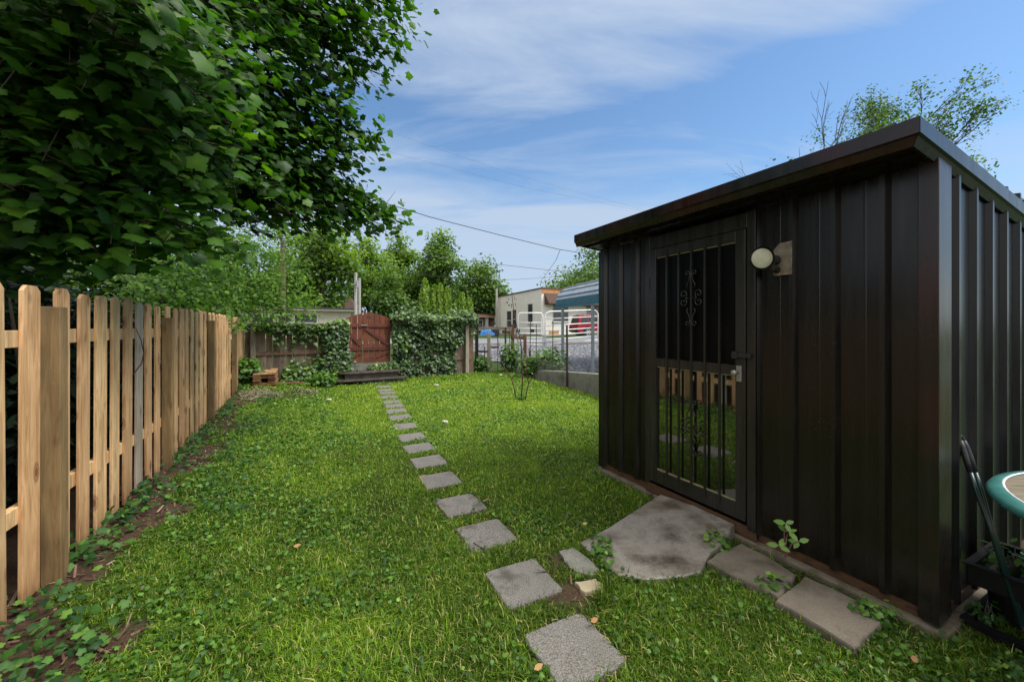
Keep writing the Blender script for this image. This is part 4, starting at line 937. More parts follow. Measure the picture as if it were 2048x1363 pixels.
kb = MB(); kb.tube([sp(.905, -.046, 1.105), sp(.905, -.075, 1.105), sp(.905, -.08, 1.105), sp(.905, -.098, 1.105), sp(.905, -.104, 1.105)], [.009, .009, .019, .019, .012], 14); kb.build('knob', 'knob', dob, smooth=True)
for hz in (.42, 1.72): MB().tube([sp(1.682, -.043, hz), sp(1.682, -.043, hz+.09)], .007, 8).build('hinge', 'black_iron', dob)
# flood lamp
tl, zl = .66, 1.815
lp = MB(); lp.prism([sp(tl-.075, -.021, zl-.10), sp(tl+.03, -.021, zl-.10), sp(tl+.055, -.021, zl-.02), sp(tl+.05, -.021, zl+.04), sp(tl+.0, -.021, zl+.095), sp(tl-.075, -.021, zl+.10)], -vs*.010)
lpo = lp.build('lamp_plate', 'lamp_plate', shed, bevel=.004)
c0 = sp(tl+.01, -.03, zl-.005); c1 = sp(tl+.045, -.145, zl); ax = (Vector((-.15, -1.0, -.06))).normalized()
hb = MB(); hb.tube([c0, c0.lerp(c1, .5), c1-ax*.035, c1-ax*.02], [.028, .032, .036, .036], 14)
hb.tube([c1-ax*.03, c1-ax*.012, c1+ax*.02, c1+ax*.034], [.040, .058, .068, .0695], 22, cap=False)
hb.tube([c0-up*.06, c0-up*.05-vs*.045, c0-up*.02-vs*.06], [.022, .02, .015], 10)
hb.build('lamp_housing', 'lamp_black', lpo, smooth=False)
ln = MB(); ln.tube([c1+ax*.022, c1+ax*.030, c1+ax*.035, c1+ax*.0365], [.060, .058, .04, .012], 24); ln.build('lamp_lens', 'lamp_lens', lpo)

# ------------------------------------------------------------------ long handled shears, table, nursery trays
tp = sp(.32*0-.035, .30, .872); 
top_ = Vector((2.205, 1.955, .868)); bot = Vector((2.215, 1.70, .03))
tl_ = thing('garden_shears', 'dark green long handled shears with black grips leaning on the shed wall', 'garden tool', tuple(bot))
dd = (bot-top_).normalized(); sx = Vector((.95, .30, 0)).normalized()
sx = (sx-dd*sx.dot(dd)).normalized()
for q in (-1, 1):
    o_ = sx*.013*q
    MB().tube([top_+o_*.9+dd*.02, top_+o_*1.15+dd*.05, top_+o_*1.35+dd*.10, top_+o_*1.4+dd*.165], [.0085, .0115, .0125, .011], 12).build('grip', 'grip', tl_, smooth=True)
    MB().tube([top_+o_*1.4+dd*.16, top_+o_*1.5+dd*.25, top_+o_*.75+dd*.38, top_+o_*.7+dd*.80], [.0095, .0095, .0085, .0085], 12).build('handle', 'tool_green', tl_, smooth=True)
lo = MB(); lo.tube([top_+sx*.012*math.cos(a_)+dd*(.02-.022*math.sin(a_)) for a_ in np.linspace(0, math.pi, 9)], .005, 8); lo.build('hanging_loop', 'grip', tl_, smooth=True)
MB().prism([top_+dd*.79+sx*.02, top_+dd*.79-sx*.02, top_+dd*.885-sx*.006, top_+dd*.885+sx*.008], dd.cross(sx)*.006).build('blade', 'black_iron', tl_)
tcx, tcy, tr_ = 2.53, 1.25, .672
tab = thing('patio_table', 'round patio table with worn brown top and teal rim at the right edge', 'table', (tcx, tcy, 0))
def ring(r, z, n=64): return [Vector((tcx+r*math.cos(2*math.pi*i/n), tcy+r*math.sin(2*math.pi*i/n), z)) for i in range(n)]
mb = MB(); n = 64
for r, z in ((tr_-.048, .719), (tr_-.048, .705), (.05, .705)): mb.v += [tuple(p) for p in ring(r, z)]
mb.f = [tuple(range(n))]+[(n*k_+i, n*k_+(i+1) % n, n*(k_+1)+(i+1) % n, n*(k_+1)+i)[::-1] for k_ in range(2) for i in range(n)]
mb.build('tabletop', 'tabletop', tab)
mb = MB(); pf = [(-.052, .722), (-.046, .7255), (-.03, .724), (-.01, .716), (0, .702), (-.004, .688), (-.018, .678), (-.045, .676), (-.052, .70)]
for r, z in pf: mb.v += [tuple(p) for p in ring(tr_+r, z)]
k_ = len(pf)
for a_ in range(k_):
    for i in range(n): mb.f.append((a_*n+i, ((a_+1) % k_)*n+i, ((a_+1) % k_)*n+(i+1) % n, a_*n+(i+1) % n))
mb.build('rim', 'teal', tab, smooth=True)
mb = MB(); pf = [(-.0545, .7245), (-.051, .7272), (-.047, .7265)]
mb.strip([[tuple(p) for p in ring(tr_+r, z)]+[tuple(ring(tr_+r, z)[0])] for r, z in pf]).build('rim_edge', 'galv', tab)
for q in range(4):
    a_ = math.radians(150+90*q); e = Vector((math.cos(a_), math.sin(a_), 0)); c = Vector((tcx, tcy, 0)); sd_ = Vector((-e.y, e.x, 0))
    lg = MB(); lg.tube([c+e*.50+up*.68, c+e*.47+up*.52, c+e*.36+up*.34, c+e*.40+up*.16, c+e*.52+up*.012], .011, 8)
    for sg in (-1, 1): lg.tube([c+e*.50+sd_*.05*sg+up*.685, c+e*.53+sd_*.02*sg+up*.58, c+e*.50+sd_*.045*sg+up*.46, c+e*.43+sd_*.01*sg+up*.36], .006, 6)
    lg.build('leg', 'leg_green', tab, smooth=True)
def tray(c, rx, ry, h, rot, label, z0, lift=0.):
    t = thing('nursery_tray', label, 'tray', (c[0], c[1], z0))
    ex = Vector((math.cos(rot), math.sin(rot), lift)); ey = Vector((-math.sin(rot), math.cos(rot), 0)); o_ = Vector((c[0], c[1], z0))
    mb = MB()
    mb.box(o_-ex*rx-ey*ry, ex*2*rx, ey*2*ry, up*.008)
    for sg in (-1, 1):
        mb.box(o_+ex*(rx*sg-.006)-ey*ry+up*.0085, ex*.012, ey*2*ry, up*h); mb.box(o_-ex*(rx-.0065)+ey*(ry*sg-.006)+up*.0085, ex*(2*rx-.013), ey*.012, up*h)
    mb.build('tray_body', 'black_plastic', t)
    rm = MB()
    for sg in (-1, 1):
        rm.box(o_+ex*(rx*sg-.015)-ey*(ry+.018)+up*(h+.009), ex*.03, ey*(2*ry+.036), up*.008); rm.box(o_-ex*(rx-.0155)+ey*(ry*sg-.015)+up*(h+.009), ex*(2*rx-.031), ey*.03, up*.008)
    rm.build('tray_rim', 'black_plastic', t)
    return t
tray((2.37, 1.885), .20, .09, .08, .474, 'black plastic tray of dead plants standing on the flower pot beneath the table', .2)
tray((2.37, 1.86), .25, .105, .045, .474, 'flat black tray lying in the grass beneath the table', .0)
pt = MB(); pt.tube([(2.37, 1.875, .01), (2.37, 1.875, .02), (2.37, 1.875, .17), (2.37, 1.875, .196)], [.07, .075, .09, .095], 20)
solo(pt, 'flower_pot', 'black_plastic', (2.37, 1.875, 0), 'black plastic flower pot under the patio table', 'pot')
PLANT_DEAD = True
bush('dead_plants', 'withered stems and weeds spilling out of the upper black tray', (2.37, 1.885), .15, .07, .16, 70, .04, 'oval', .2, 22, 'dead plants', z0=.225)
bush('leafy_weed', 'dark weeds along the shed foundation behind the shears', (2.20, 1.86), .08, .04, .14, 70, .035, 'oval', .1, 10, 'weed', z0=0)
bush('leafy_weed', 'green weeds in the grass in front of the flat black tray', (2.12, 1.60), .16, .07, .07, 120, .026, 'ivy', .3, 5, 'weed', z0=0)

# ------------------------------------------------------------------ wire fence, rails, low wall on the right
ww = thing('low_wall', 'low stained concrete wall between lawn and gravel lot', 'wall', (WL[1][0], WL[1][1], 0))
mb = MB(); tops = [.24, .385, .47, .52]
for i in range(3):
    a_, b_ = WL[i], WL[i+1]
    mb.add([(*a_, -.1), (*b_, -.1), (*b_, tops[i+1]), (*a_, tops[i]), (*(a_+WN*.2), -.1), (*(b_+WN*.2), -.1), (*(b_+WN*.2), tops[i+1]), (*(a_+WN*.2), tops[i])], [(0, 1, 2, 3), (3, 2, 6, 7), (5, 4, 7, 6), (1, 5, 6, 2), (4, 0, 3, 7)])
mb.build('wall_face', 'block', ww)
wf = thing('wire_fence', 'wire mesh fence on dark posts along the right side of the lawn', 'fence', (WL[1][0], WL[1][1], 0))
def wpost(px, y0, y1, Y, r, mat, name='post', square=False):
    b_ = A(px, y1, Y); t_ = A(px, y0, Y); b_.z = min(b_.z, 0.02)
    if square:
        MB().box(b_-Vector((r, r, 0)), Vector((2*r, 0, 0)), Vector((0, 2*r, 0)), up*(t_.z-b_.z)).build(name, mat, wf, bevel=.004)
    else: MB().tube([b_, b_.lerp(t_, .5)+Vector((random.uniform(-.012, .012), 0, 0)), t_], r, 7).build(name, mat, wf)
wpost(1133.7, 650, 778, 9.05, .024, 'iron'); wpost(1060, 701, 744, 11.4, .03, 'iron'); wpost(1011, 655, 738, 12.6, .03, 'iron')
wpost(953.5, 648, 736, 12.6, .05, 'black_iron', square=True); wpost(977.7, 666, 743, 12.5, .05, 'grey_post', square=True); wpost(969, 693, 740, 12.5, .014, 'iron')
wpost(1025, 648, 735, 13.0, .055, 'brown_post', square=True); wpost(1050, 668, 740, 12.8, .05, 'brown_post', square=True)
for px, y0, Y in ((1061, 644, 11.2), (1072.6, 648, 11.0), (1106, 642, 10.0), (1019, 651, 12.8), (995, 664, 12.8)): wpost(px, y0, 745, Y, .011, 'iron')
def wrail(p0, p1, Y, hh, mat):
    a_, b_ = A(*p0, Y), A(*p1, Y); d_ = b_-a_
    MB().box(a_-up*hh/2, d_, Vector((0, .05, 0)), up*hh).build('rail', mat, wf, bevel=.004)
wrail((955, 655.5), (1024, 656.5), 12.66, .09, 'grey_post'); wrail((956, 702), (976, 703), 12.45, .06, 'dark_post'); wrail((981, 694), (998, 694), 12.45, .05, 'dark_post'); wrail((1025, 674), (1049, 676), 12.9, .09, 'old_rail'); wrail((1004, 663), (1024, 665), 12.75, .10, 'old_rail')
mb = MB()
line = [np.array([-1.05, 12.65]), np.array([.25, 12.0])]+[p-WN*.03 for p in WL[:3]]+[WL[3]-WN*.03]
for i in range(len(line)-1):
    a_, b_ = line[i], line[i+1]; ln_ = np.linalg.norm(b_-a_); nseg = int(ln_/.055)
    for j in range(nseg):
        p_ = a_+(b_-a_)*j/nseg; mb.box((p_[0], p_[1], 0), (.0028, .0008, 0), (-.0008, .0028, 0), (0, 0, .58))
    for z in np.arange(.04, .60, .07): mb.box((a_[0], a_[1], z), (*(b_-a_), 0), (.0028, .0028, 0), (0, 0, .003))
mb.build('wire_mesh', 'wire', wf)
for px, py in ((952.5, 648), (1011, 655), (978, 666)):
    pass

# ------------------------------------------------------------------ tube gates
def tube_gate(pL, pR, yt, yb, Y0, Y1, label, rails):
    def pt_(u, v):                       # u across, v 0 bottom .. 1 top
        Yq = Y0+(Y1-Y0)*u; px = pL+(pR-pL)*u
        lo_ = A(px, yb[0]+(yb[1]-yb[0])*u, Yq); hi_ = A(px, yt[0]+(yt[1]-yt[0])*u, Yq); return lo_.lerp(hi_, v)
    t = thing('tube_gate', label, 'gate', tuple(pt_(.5, 0)))
    c_ = .09; cv = .14
    fr = [pt_(0, -.06), pt_(0, 1-cv), pt_(c_*.3, 1-cv*.3), pt_(c_, 1), pt_(.5, 1), pt_(1-c_, 1), pt_(1-c_*.3, 1-cv*.3), pt_(1, 1-cv), pt_(1, -.06)]
    MB().tube(fr, .031, 8).build('frame', 'galv', t, smooth=True)
    for v in rails: MB().tube([pt_(.004, v), pt_(.996, v)], .026, 7).build('rail', 'galv', t, smooth=True)
    return t
tube_gate(1036, 1086, (625.5, 625.5), (690, 690), 20, 20.2, 'narrow galvanised tube gate standing left of the carport post', (.02, .115, .24, .37, .52, .70, .84)[:6]+(.77,)[:0])
tg = tube_gate(1090, 1196, (623, 619), (690, 680), 20.2, 21.4, 'wide galvanised tube gate in front of the red car', (.02, .15, .28, .42, .58, .78))

# ------------------------------------------------------------------ carport
cp = thing('carport', 'metal carport with silver blue curved roof on thin steel posts', 'carport', (1.52, 13.78, 0))
LD = Vector((.315, -.949, 0)); WD = Vector((.949, .315, 0)); E0 = Vector((1.524, 13.78, 0))
prof = [(-.0, 2.36), (.02, 2.42), (.05, 2.50), (.11, 2.60), (.20, 2.68), (.32, 2.745), (.33, 2.765), (.38, 2.785), (.39, 2.775), (.75, 2.87), (.76, 2.89), (.81, 2.905), (.82, 2.895), (1.3, 3.01), (1.31, 3.03), (1.36, 3.045), (1.37, 3.035), (1.9, 3.165), (1.91, 3.185), (1.96, 3.195), (2.9, 3.40)]
prof += [(5.8-w_, z_) for w_, z_ in prof[-2::-1]]
LN = 6.0
MB().strip([[E0+WD*w_+up*z_+LD*l_ for w_, z_ in prof] for l_ in (0, LN)]).build('roof', 'blue_roof', cp)
MB().strip([[E0+WD*w_+up*(z_-.02)+LD*l_ for w_, z_ in prof][::-1] for l_ in (0.02, LN-.02)]).build('roof_lining', 'galv_post', cp)
for w_, z_ in ((.035, 2.462), (.155, 2.646), (.345, 2.785), (.785, 2.912), (1.335, 3.052), (1.935, 3.204)):
    MB().box(E0+WD*(w_-.03)+up*(z_-.018)-LD*.005, LD*(LN+.01), WD*.032+up*.007, up*.035+WD*-.008).build('roof_rib', 'galv_post', cp)
for w_, sg in ((-.004, 1), (5.804, -1)):
    mb = MB()
    for z0, z1, o_ in ((2.07, 2.16, .0), (2.16, 2.26, .012), (2.26, 2.365, .0)): mb.box(E0+WD*(w_+.01*sg-o_*sg)+up*z0+LD*-.01, LD*(LN+.02), WD*.02*sg, up*(z1-z0-.004))
    mb.build('eave_trim', 'blue_trim', cp)
for l_ in (.4, 2.4, 4.4, 5.8):
    for w_ in (.06, 5.74):
        q = E0+LD*l_+WD*w_; gz = float(zg(q.x, q.y)) if w_ < 1 else float(zg(q.x, q.y))
        MB().cbox(Vector((q.x, q.y, (gz-.3+2.2)/2)), WD, LD, up, .075, .075, 2.2-gz+.3).build('post', 'galv_post', cp, bevel=.004)
for l_ in (.4, 2.4, 4.4):
    q = E0+LD*l_
    MB().tube([q+WD*.06+up*2.2, q+WD*.5+up*2.75, q+WD*2.9+up*3.3, q+WD*5.3+up*2.75, q+WD*5.74+up*2.2], .03, 6).build('rafter', 'galv_post', cp)

# ------------------------------------------------------------------ red car
def make_suv(base, hd):
    t = thing('parked_car', 'red sport utility vehicle parked behind the wide tube gate', 'car', tuple(base))
    fx = Vector((math.cos(hd), math.sin(hd), 0)); fy = Vector((-fx.y, fx.x, 0)); B = Vector(base)
    P_ = lambda x_, y_, z_: B+fx*x_+fy*y_+up*z_
    low = [(0, .42), (-.04, .62), (0, .98), (.05, 1.06), (3.15, 1.06), (4.15, .98), (4.45, .86), (4.52, .55), (4.48, .36), (4.25, .32)]
    def arch(cx): return [(cx+.40*math.cos(a_), .36+.40*math.sin(a_)) for a_ in np.linspace(0, math.pi, 9)]
    pl = low+[(x_, z_) for x_, z_ in arch(3.65)]+[(2.9, .30), (1.4, .30)]+arch(.86)+[(.12, .34)]
    bm_ = MB(); hw = .88
    bm_.prism([P_(x_, -hw, z_) for x_, z_ in pl], fy*2*hw)
    body = bm_.build('body', 'red_paint', t, bevel=.04)
    gh = [(.06, 1.0), (.22, 1.64), (.45, 1.72), (2.2, 1.70), (2.45, 1.64), (3.12, 1.0)]
    mb = MB(); a_ = [P_(x_, -hw+.04+(z_-1.0)*.22, z_) for x_, z_ in gh]; c_ = [P_(x_, hw-.04-(z_-1.0)*.22, z_) for x_, z_ in gh]; n_ = len(gh)
    mb.add(a_+c_, [tuple(range(n_)), tuple(range(2*n_-1, n_-1, -1))]+[(i, i+n_, (i+1) % n_+n_, (i+1) % n_) for i in range(n_)])
    mb.build('cabin', 'red_paint', t, bevel=.03)
    for sg in (-1, 1):
        for x0, x1, x2, x3 in ((.30, .92, .92, .42), (.99, 1.72, 1.72, .99), (1.80, 2.78, 2.30, 1.80)):
            yy = lambda z_: sg*(hw-.04-(z_-1.0)*.22+.006)
            q = [P_(x0, yy(1.08), 1.08), P_(x1, yy(1.08), 1.08), P_(x2, yy(1.6), 1.6), P_(x3, yy(1.6), 1.6)]
            MB().prism(q, fy*sg*.006).build('window', 'pane', t)
        MB().prism([P_(.10, sg*(hw-.02), .78), P_(.20, sg*(hw-.02), .78), P_(.2, sg*(hw-.02), 1.03), P_(.10, sg*(hw-.02), 1.03)], fy*sg*.028).build('tail_light', 'tail_lamp', t)
        MB().prism([P_(4.1, sg*(hw-.02), .74), P_(4.42, sg*(hw-.02), .72), P_(4.40, sg*(hw-.02), .88), P_(4.1, sg*(hw-.02), .92)], fy*sg*.026).build('headlight', 'alloy', t)
        for cx in (.86, 3.65):
            c_ = P_(cx, sg*(hw-.11), .36)
            ty = MB(); ty.tube([c_-fy*.11, c_-fy*.09, c_+fy*.09, c_+fy*.11], [.32, .36, .36, .32], 24)
            wh = ty.build('wheel', 'rubber', t)
            rm = MB(); c2 = c_+fy*sg*.112
            for i in range(6):
                a_ = i*math.pi/3; d_ = fx*math.cos(a_)+up*math.sin(a_); sd_ = d_.cross(fy)*.05
                rm.prism([c2-sd_+d_*.02, c2+sd_+d_*.02, c2+sd_*.7+d_*.21, c2-sd_*.7+d_*.21], fy*sg*.012)
            rm.tube([c2-fy*.004, c2+fy*sg*.016], [.07, .06], 12)
            n0 = 24; rr = [[c2+(fx*math.cos(2*math.pi*i/n0)+up*math.sin(2*math.pi*i/n0))*r for i in range(n0+1)] for r in (.20, .235)]
            rm.strip([[p+fy*sg*.006 for p in rr[0]], [p+fy*sg*.008 for p in rr[1]]])
            rm.build('rim', 'alloy', wh)
    MB().prism([P_(.10, -.6, 1.1), P_(.10, .6, 1.1), P_(.22, .52, 1.58), P_(.22, -.52, 1.58)], -fx*.03).build('rear_window', 'pane', t)
    bmp = MB(); bmp.box(P_(-.08, -.84, .40), fx*.1, fy*1.68, up*.2); bmp.build('rear_bumper', 'bin', t, bevel=.03)
    rk = MB()
    for sg in (-1, 1): rk.tube([P_(.5, sg*.6, 1.74), P_(.55, sg*.6, 1.79), P_(2.1, sg*.6, 1.78), P_(2.15, sg*.6, 1.72)], .018, 6)
    rk.build('roof_rack', 'bin', t)
qb = A(1147, 673, 31.5); make_suv((qb.x, qb.y, qb.z), math.radians(14))

# ------------------------------------------------------------------ buildings
def wall_box(t, name, mat, P0, ex, ey, w_, d_, z0, z1):
    return MB().box(Vector((P0[0], P0[1], z0)), ex*w_, ey*d_, up*(z1-z0)).build(name, mat, t)
def window(t, c, ex, nrm_, w_, h_, sash=True):
    fr = MB(); f_ = .07; o_ = c+nrm_*.0
    for sg in (-1, 1):
        fr.box(o_+ex*(sg*(w_/2+f_/2)-f_/2)-up*(h_/2+f_), ex*f_, nrm_*.05, up*(h_+2*f_)); fr.box(o_-ex*w_/2+up*(sg*(h_/2+f_/2)-f_/2), ex*w_, nrm_*.05, up*f_)
    if sash: fr.box(o_-ex*w_/2-up*.03, ex*w_, nrm_*.04, up*.06)
    wo = fr.build('window', 'window_frame', t)
    MB().box(o_-ex*w_/2-up*h_/2+nrm_*.004, ex*w_, nrm_*.012, up*h_).build('pane', 'pane', wo)
    MB().box(o_-ex*(w_/2+.1)-up*(h_/2+f_+.06), ex*(w_+.2), nrm_*.12, up*.055).build('sill', 'window_frame', wo)
# cream stucco building
K = A(1083, 672, 36); z0 = .6
bb = thing('building', 'cream stucco building with sloping parapet and brown shingle overhang', 'building', (K.x, K.y, z0))
eL = Vector((-.478, .878, 0)); eR = Vector((.878, .478, 0)); KB = Vector((K.x, K.y, 0))
LW, RW = 9.2, 9.0
ztop = lambda l: 4.93-.02*l
mb = MB(); a_ = KB; b_ = KB+eL*LW; c_ = KB+eL*LW+eR*RW; d_ = KB+eR*RW
mb.add([(*a_.xy, 0), (*b_.xy, 0), (*c_.xy, 0), (*d_.xy, 0), (*a_.xy, 4.93), (*b_.xy, 4.72), (*c_.xy, 4.72), (*d_.xy, 4.93)], [(0, 4, 5, 1), (1, 5, 6, 2), (2, 6, 7, 3), (3, 7, 4, 0)])
mb.build('wall', 'beige', bb)
mb = MB(); o_ = .08
mb.prism([KB-eL*o_-eR*o_+up*4.935, KB+eL*(LW+o_)-eR*o_+up*4.725, KB+eL*(LW+o_)+eR*(RW+o_)+up*4.725, KB-eL*o_+eR*(RW+o_)+up*4.935], up*.10); mb.build('roof', 'roof_edge', bb)
nl = -eR; nr = -eL
for l_, zc, w_, h_ in ((1.9, 2.75, .85, 1.75), (6.15, 2.15, .95, 1.9), (5.0, 2.25, .75, 1.9)):
    window(bb, KB+eL*l_+up*zc, eL, nl, w_, h_)
for r_, zc, w_, h_ in ((2.1, 2.85, 1.7, 1.7), (6.0, 2.85, 1.7, 1.7)): window(bb, KB+eR*r_+up*zc, eR, nr, w_, h_)
for l_ in (1.6, 4.3): MB().box(KB+eL*(l_-.35)+nl*.03+up*.85, eL*.7, nl*-.04, up*.42).build('vent', 'pane', bb)
for r_ in (1.3, 3.9): MB().box(KB+eR*(r_-.5)+nr*.03+up*.75, eR*1.1, nr*-.04, up*.45).build('vent', 'tan', bb)
MB().prism([KB+eR*.3+nr*.02+up*4.55, KB+eR*.3+nr*.75+up*3.62, KB+eR*.3+nr*.75+up*3.5, KB+eR*.3+nr*.02+up*3.5], eR*8.2).build('shingle_overhang', 'shingle', bb)
MB().box(KB+eR*.02+nr*.03+up*4.5, eR*8.9, nr*-.05, up*.42).build('fascia_board', 'orange_board', bb)
cr = MB()
for i in range(9):
    l_ = random.uniform(4, 6.5); zc = random.uniform(3.3, 4.3); cr.box(KB+eL*l_+nl*.006+up*zc, eL*random.uniform(.05, .35), nl*-.008, up*random.uniform(.03, .3))
cr.build('paint_patch', 'brick', bb)
# tan building behind the car
K2 = A(1122, 670, 44); tb = thing('building', 'orange tan building with a porch behind the red car', 'building', (K2.x, K2.y, .7)); KB2 = Vector((K2.x, K2.y, 0))
wall_box(tb, 'wall', 'tan', KB2, eR, eL, 16, 6, .3, 3.6)
MB().prism([KB2-eR*.4-eL*.5+up*3.6, KB2-eR*.4+eL*3+up*4.1, KB2-eR*.4+eL*6.4+up*3.6], eR*16.8).build('roof', 'roof_edge', tb)
for r_ in (1.6, 4.2, 6.8, 9.4, 12.): window(tb, KB2+eR*r_+up*2.3, eR, nr, 1.0, 1.2)
for r_ in (.5, 3.0, 5.6, 8.2): MB().box(KB2+eR*(r_-.1)+nr*.12+up*.4, eR*.2, nr*-.1, up*3.1).build('pilaster', 'cream', tb)
# brick annex
K3 = A(994, 662, 46); an = thing('building', 'low brown brick building with white columns left of the cream building', 'building', (K3.x, K3.y, .7)); KB3 = Vector((K3.x, K3.y, 0))
wall_box(an, 'wall', 'brick', KB3-eR*5.5, eR, eL, 5.2, 5, .3, 2.55)
MB().prism([KB3-eR*5.9-eL*.7+up*2.55, KB3-eR*5.9+eL*2.5+up*3.4, KB3-eR*5.9+eL*5.5+up*2.55], eR*5.6).build('roof', 'roof_edge', an)
for r_ in (-4.9, -3.2, -1.6): MB().box(KB3+eR*r_+nr*.35+up*.4, eR*.35, nr*-.3, up*2.14).build('column', 'window_frame', an)
for r_ in (-4.1, -2.3): window(an, KB3+eR*r_+up*1.75, eR, nr, .9, 1.0)
# cream low building behind the plank fence
K4 = Vector((-21.5, 25, 0)); eH = Vector((.884, .467, 0)); eK = Vector((-.467, .884, 0))
lb = thing('building', 'long low cream building with flat dark roof behind the plank fence', 'building', (K4.x, K4.y, .3))
LL = 10.6
wall_box(lb, 'wall', 'cream', K4, eH, eK, LL, 6, -.1, 2.62)
MB().box(K4-eH*.4-eK*.5+up*2.62, eH*(LL+1.0), eK*7, up*.10).build('roof_fascia', 'cream', lb)
MB().box(K4-eH*.45-eK*.55+up*2.724, eH*(LL+1.1), eK*7.1, up*.13).build('roof', 'roof_dark', lb)
for r_, w_ in ((4.3, 2.6), (6.3, .8), (7.6, 1.4)): window(lb, K4+eH*r_+up*1.75, eH, -eK, w_, 1.1)
# dark hipped roofs farther back
def hip(px, py, Y, w_, h_, label):
    c = A(px, py, Y); gz = float(zg(c.x, c.y)); zt = c.z
    t = thing('building', label, 'building', (c.x, c.y, gz))
    MB().box(Vector((c.x-w_/2, c.y-w_/2, gz-.3)), Vector((w_, 0, 0)), Vector((0, w_, 0)), up*(zt-h_-gz+.3)).build('wall', 'cream', t)
    b_ = zt-h_+.002; r_ = w_/2+.3
    MB().add([(c.x-r_, c.y-r_, b_), (c.x+r_, c.y-r_, b_), (c.x+r_, c.y+r_, b_), (c.x-r_, c.y+r_, b_), (c.x, c.y, zt)], [(0, 1, 4), (1, 2, 4), (2, 3, 4), (3, 0, 4), (3, 2, 1, 0)]).build('roof', 'shingle', t)
hip(701, 594, 36, 1.15, 1.2, 'small house with pointed brown roof behind the cream building')
K5 = A(745, 628, 40); t = thing('building', 'dark low shed roof seen just above the red gate', 'building', (K5.x, K5.y, .7))
MB().box(Vector((K5.x-2.6, K5.y, .3)), Vector((5.6, 0, 0)), Vector((0, 4, 0)), up*1.6).build('wall', 'brick', t)
MB().prism([Vector((K5.x-3, K5.y-.4, 1.9)), Vector((K5.x-3, K5.y+2, 2.75)), Vector((K5.x-3, K5.y+4.4, 1.9))], Vector((6.4, 0, 0))).build('roof', 'roof_dark', t)
# blue tarp and bin
qt = A(976, 671, 31); gz = float(zg(qt.x, qt.y)); mb = MB(); nn = 9
rows = []
for i in range(nn):
    u = i/(nn-1); rows.append([Vector((qt.x-.55+1.1*u+random.uniform(-.03, .03), qt.y+.8*v-.4, gz-.02+.62*math.sin(math.pi*min(max(v*.96+.02, 0), 1))**.5*(.55+.6*math.sin(math.pi*(.1+.8*u)))*(1+random.uniform(-.12, .12)))) for v in np.linspace(0, 1, 9)])
solo(mb.strip(rows), 'tarp', 'tarp', (qt.x, qt.y, gz), 'bright blue tarp heaped on the ground across the lot', 'tarp')
qt = A(992, 671, 31); t = thing('waste_bin', 'dark grey waste bin standing beside the blue tarp', 'bin', (qt.x, qt.y, gz))
MB().prism([(qt.x-.25, qt.y-.28, gz), (qt.x+.25, qt.y-.28, gz), (qt.x+.25, qt.y+.28, gz), (qt.x-.25, qt.y+.28, gz)], (0, 0, .62)).build('bin_body', 'bin', t, bevel=.02)
MB().prism([(qt.x-.29, qt.y-.32, gz+.622), (qt.x+.29, qt.y-.32, gz+.622), (qt.x+.29, qt.y+.32, gz+.622), (qt.x-.29, qt.y+.32, gz+.622)], (0, 0, .06)).build('lid', 'bin', t, bevel=.02)

# ------------------------------------------------------------------ poles and wires
def pole(px, ytop, Y, r, mat, label, arm=True):
    t_ = A(px, ytop, Y); gz = float(zg(t_.x, t_.y)); t = thing('utility_pole', label, 'utility pole', (t_.x, t_.y, gz))
    MB().tube([(t_.x, t_.y, gz-.2), tuple(t_)], [r*1.15, r], 10).build('pole_shaft', mat, t)
    if arm:
        MB().box(t_+Vector((-.22, -.03-r, -.75)), Vector((.44, 0, 0)), Vector((0, .06, 0)), up*.07).build('cross_bar', mat, t)
        MB().tube([t_+Vector((.16, -r-.1, -.9)), t_+Vector((.16, -r-.1, -.5))], .07, 8).build('meter_can', 'galv_post', t)
    return t
pole(711.5, 545, 24, .085, 'pole_grey', 'pale grey utility pole behind the gate, left of a close pair'); pole(719, 556, 25, .075, 'pole_grey', 'pale utility pole behind the gate, right of a close pair', False)
pole(566, 445, 19, .11, 'pole_brown', 'brown utility pole rising through the tree behind the plank fence'); pole(993, 577, 43, .12, 'pole_grey', 'pale post at the left corner of the cream building', False)
def wire(pts_, r, mat, label):
    P_ = [A(*p) for p in pts_]; out = []
    for i in range(len(P_)-1):
        for q in np.linspace(0, 1, 9, endpoint=(i == len(P_)-2)):
            p = P_[i].lerp(P_[i+1], q); out.append(p)
    solo(MB().tube(out, r, 5), 'overhead_wire', mat, tuple(out[0]), label, 'cable')
wire([(560, 330, 15), (700, 384, 17), (860, 434, 19), (1000, 470, 21), (1115, 498, 23), (1190, 510, 24), (1300, 524, 26)], .018, 'cable', 'thick black overhead cable running from the maple to the shed roof')
wire([(1120, 500, 23.2), (1112, 520, 26), (1098, 540, 30), (1081, 563, 37)], .014, 'cable', 'short black cable dropping to the cream building roof')
wire([(566, 455, 19), (700, 490, 24), (900, 518, 31), (1100, 540, 38), (1250, 552, 44)], .018, 'cable', 'thin dark cable crossing in front of the far trees')
wire([(712, 549, 24), (690, 545, 22), (640, 520, 20), (566, 470, 19)], .014, 'cable', 'slack cable between the brown and the pale poles')
wire([(690, 230, 22), (840, 285, 26), (1030, 350, 31), (1290, 420, 38)], .007, 'cable_thin', 'faint high wire slanting across the blue sky, upper of two')
wire([(690, 280, 22), (860, 325, 26), (1050, 375, 31), (1300, 425, 38)], .007, 'cable_thin', 'faint high wire slanting across the blue sky, lower of two')
wire([(566, 480, 19), (860, 552, 30), (1000, 560, 36), (1080, 556, 40), (1200, 545, 46)], .014, 'cable', 'lowest sagging wire in front of the far trees')

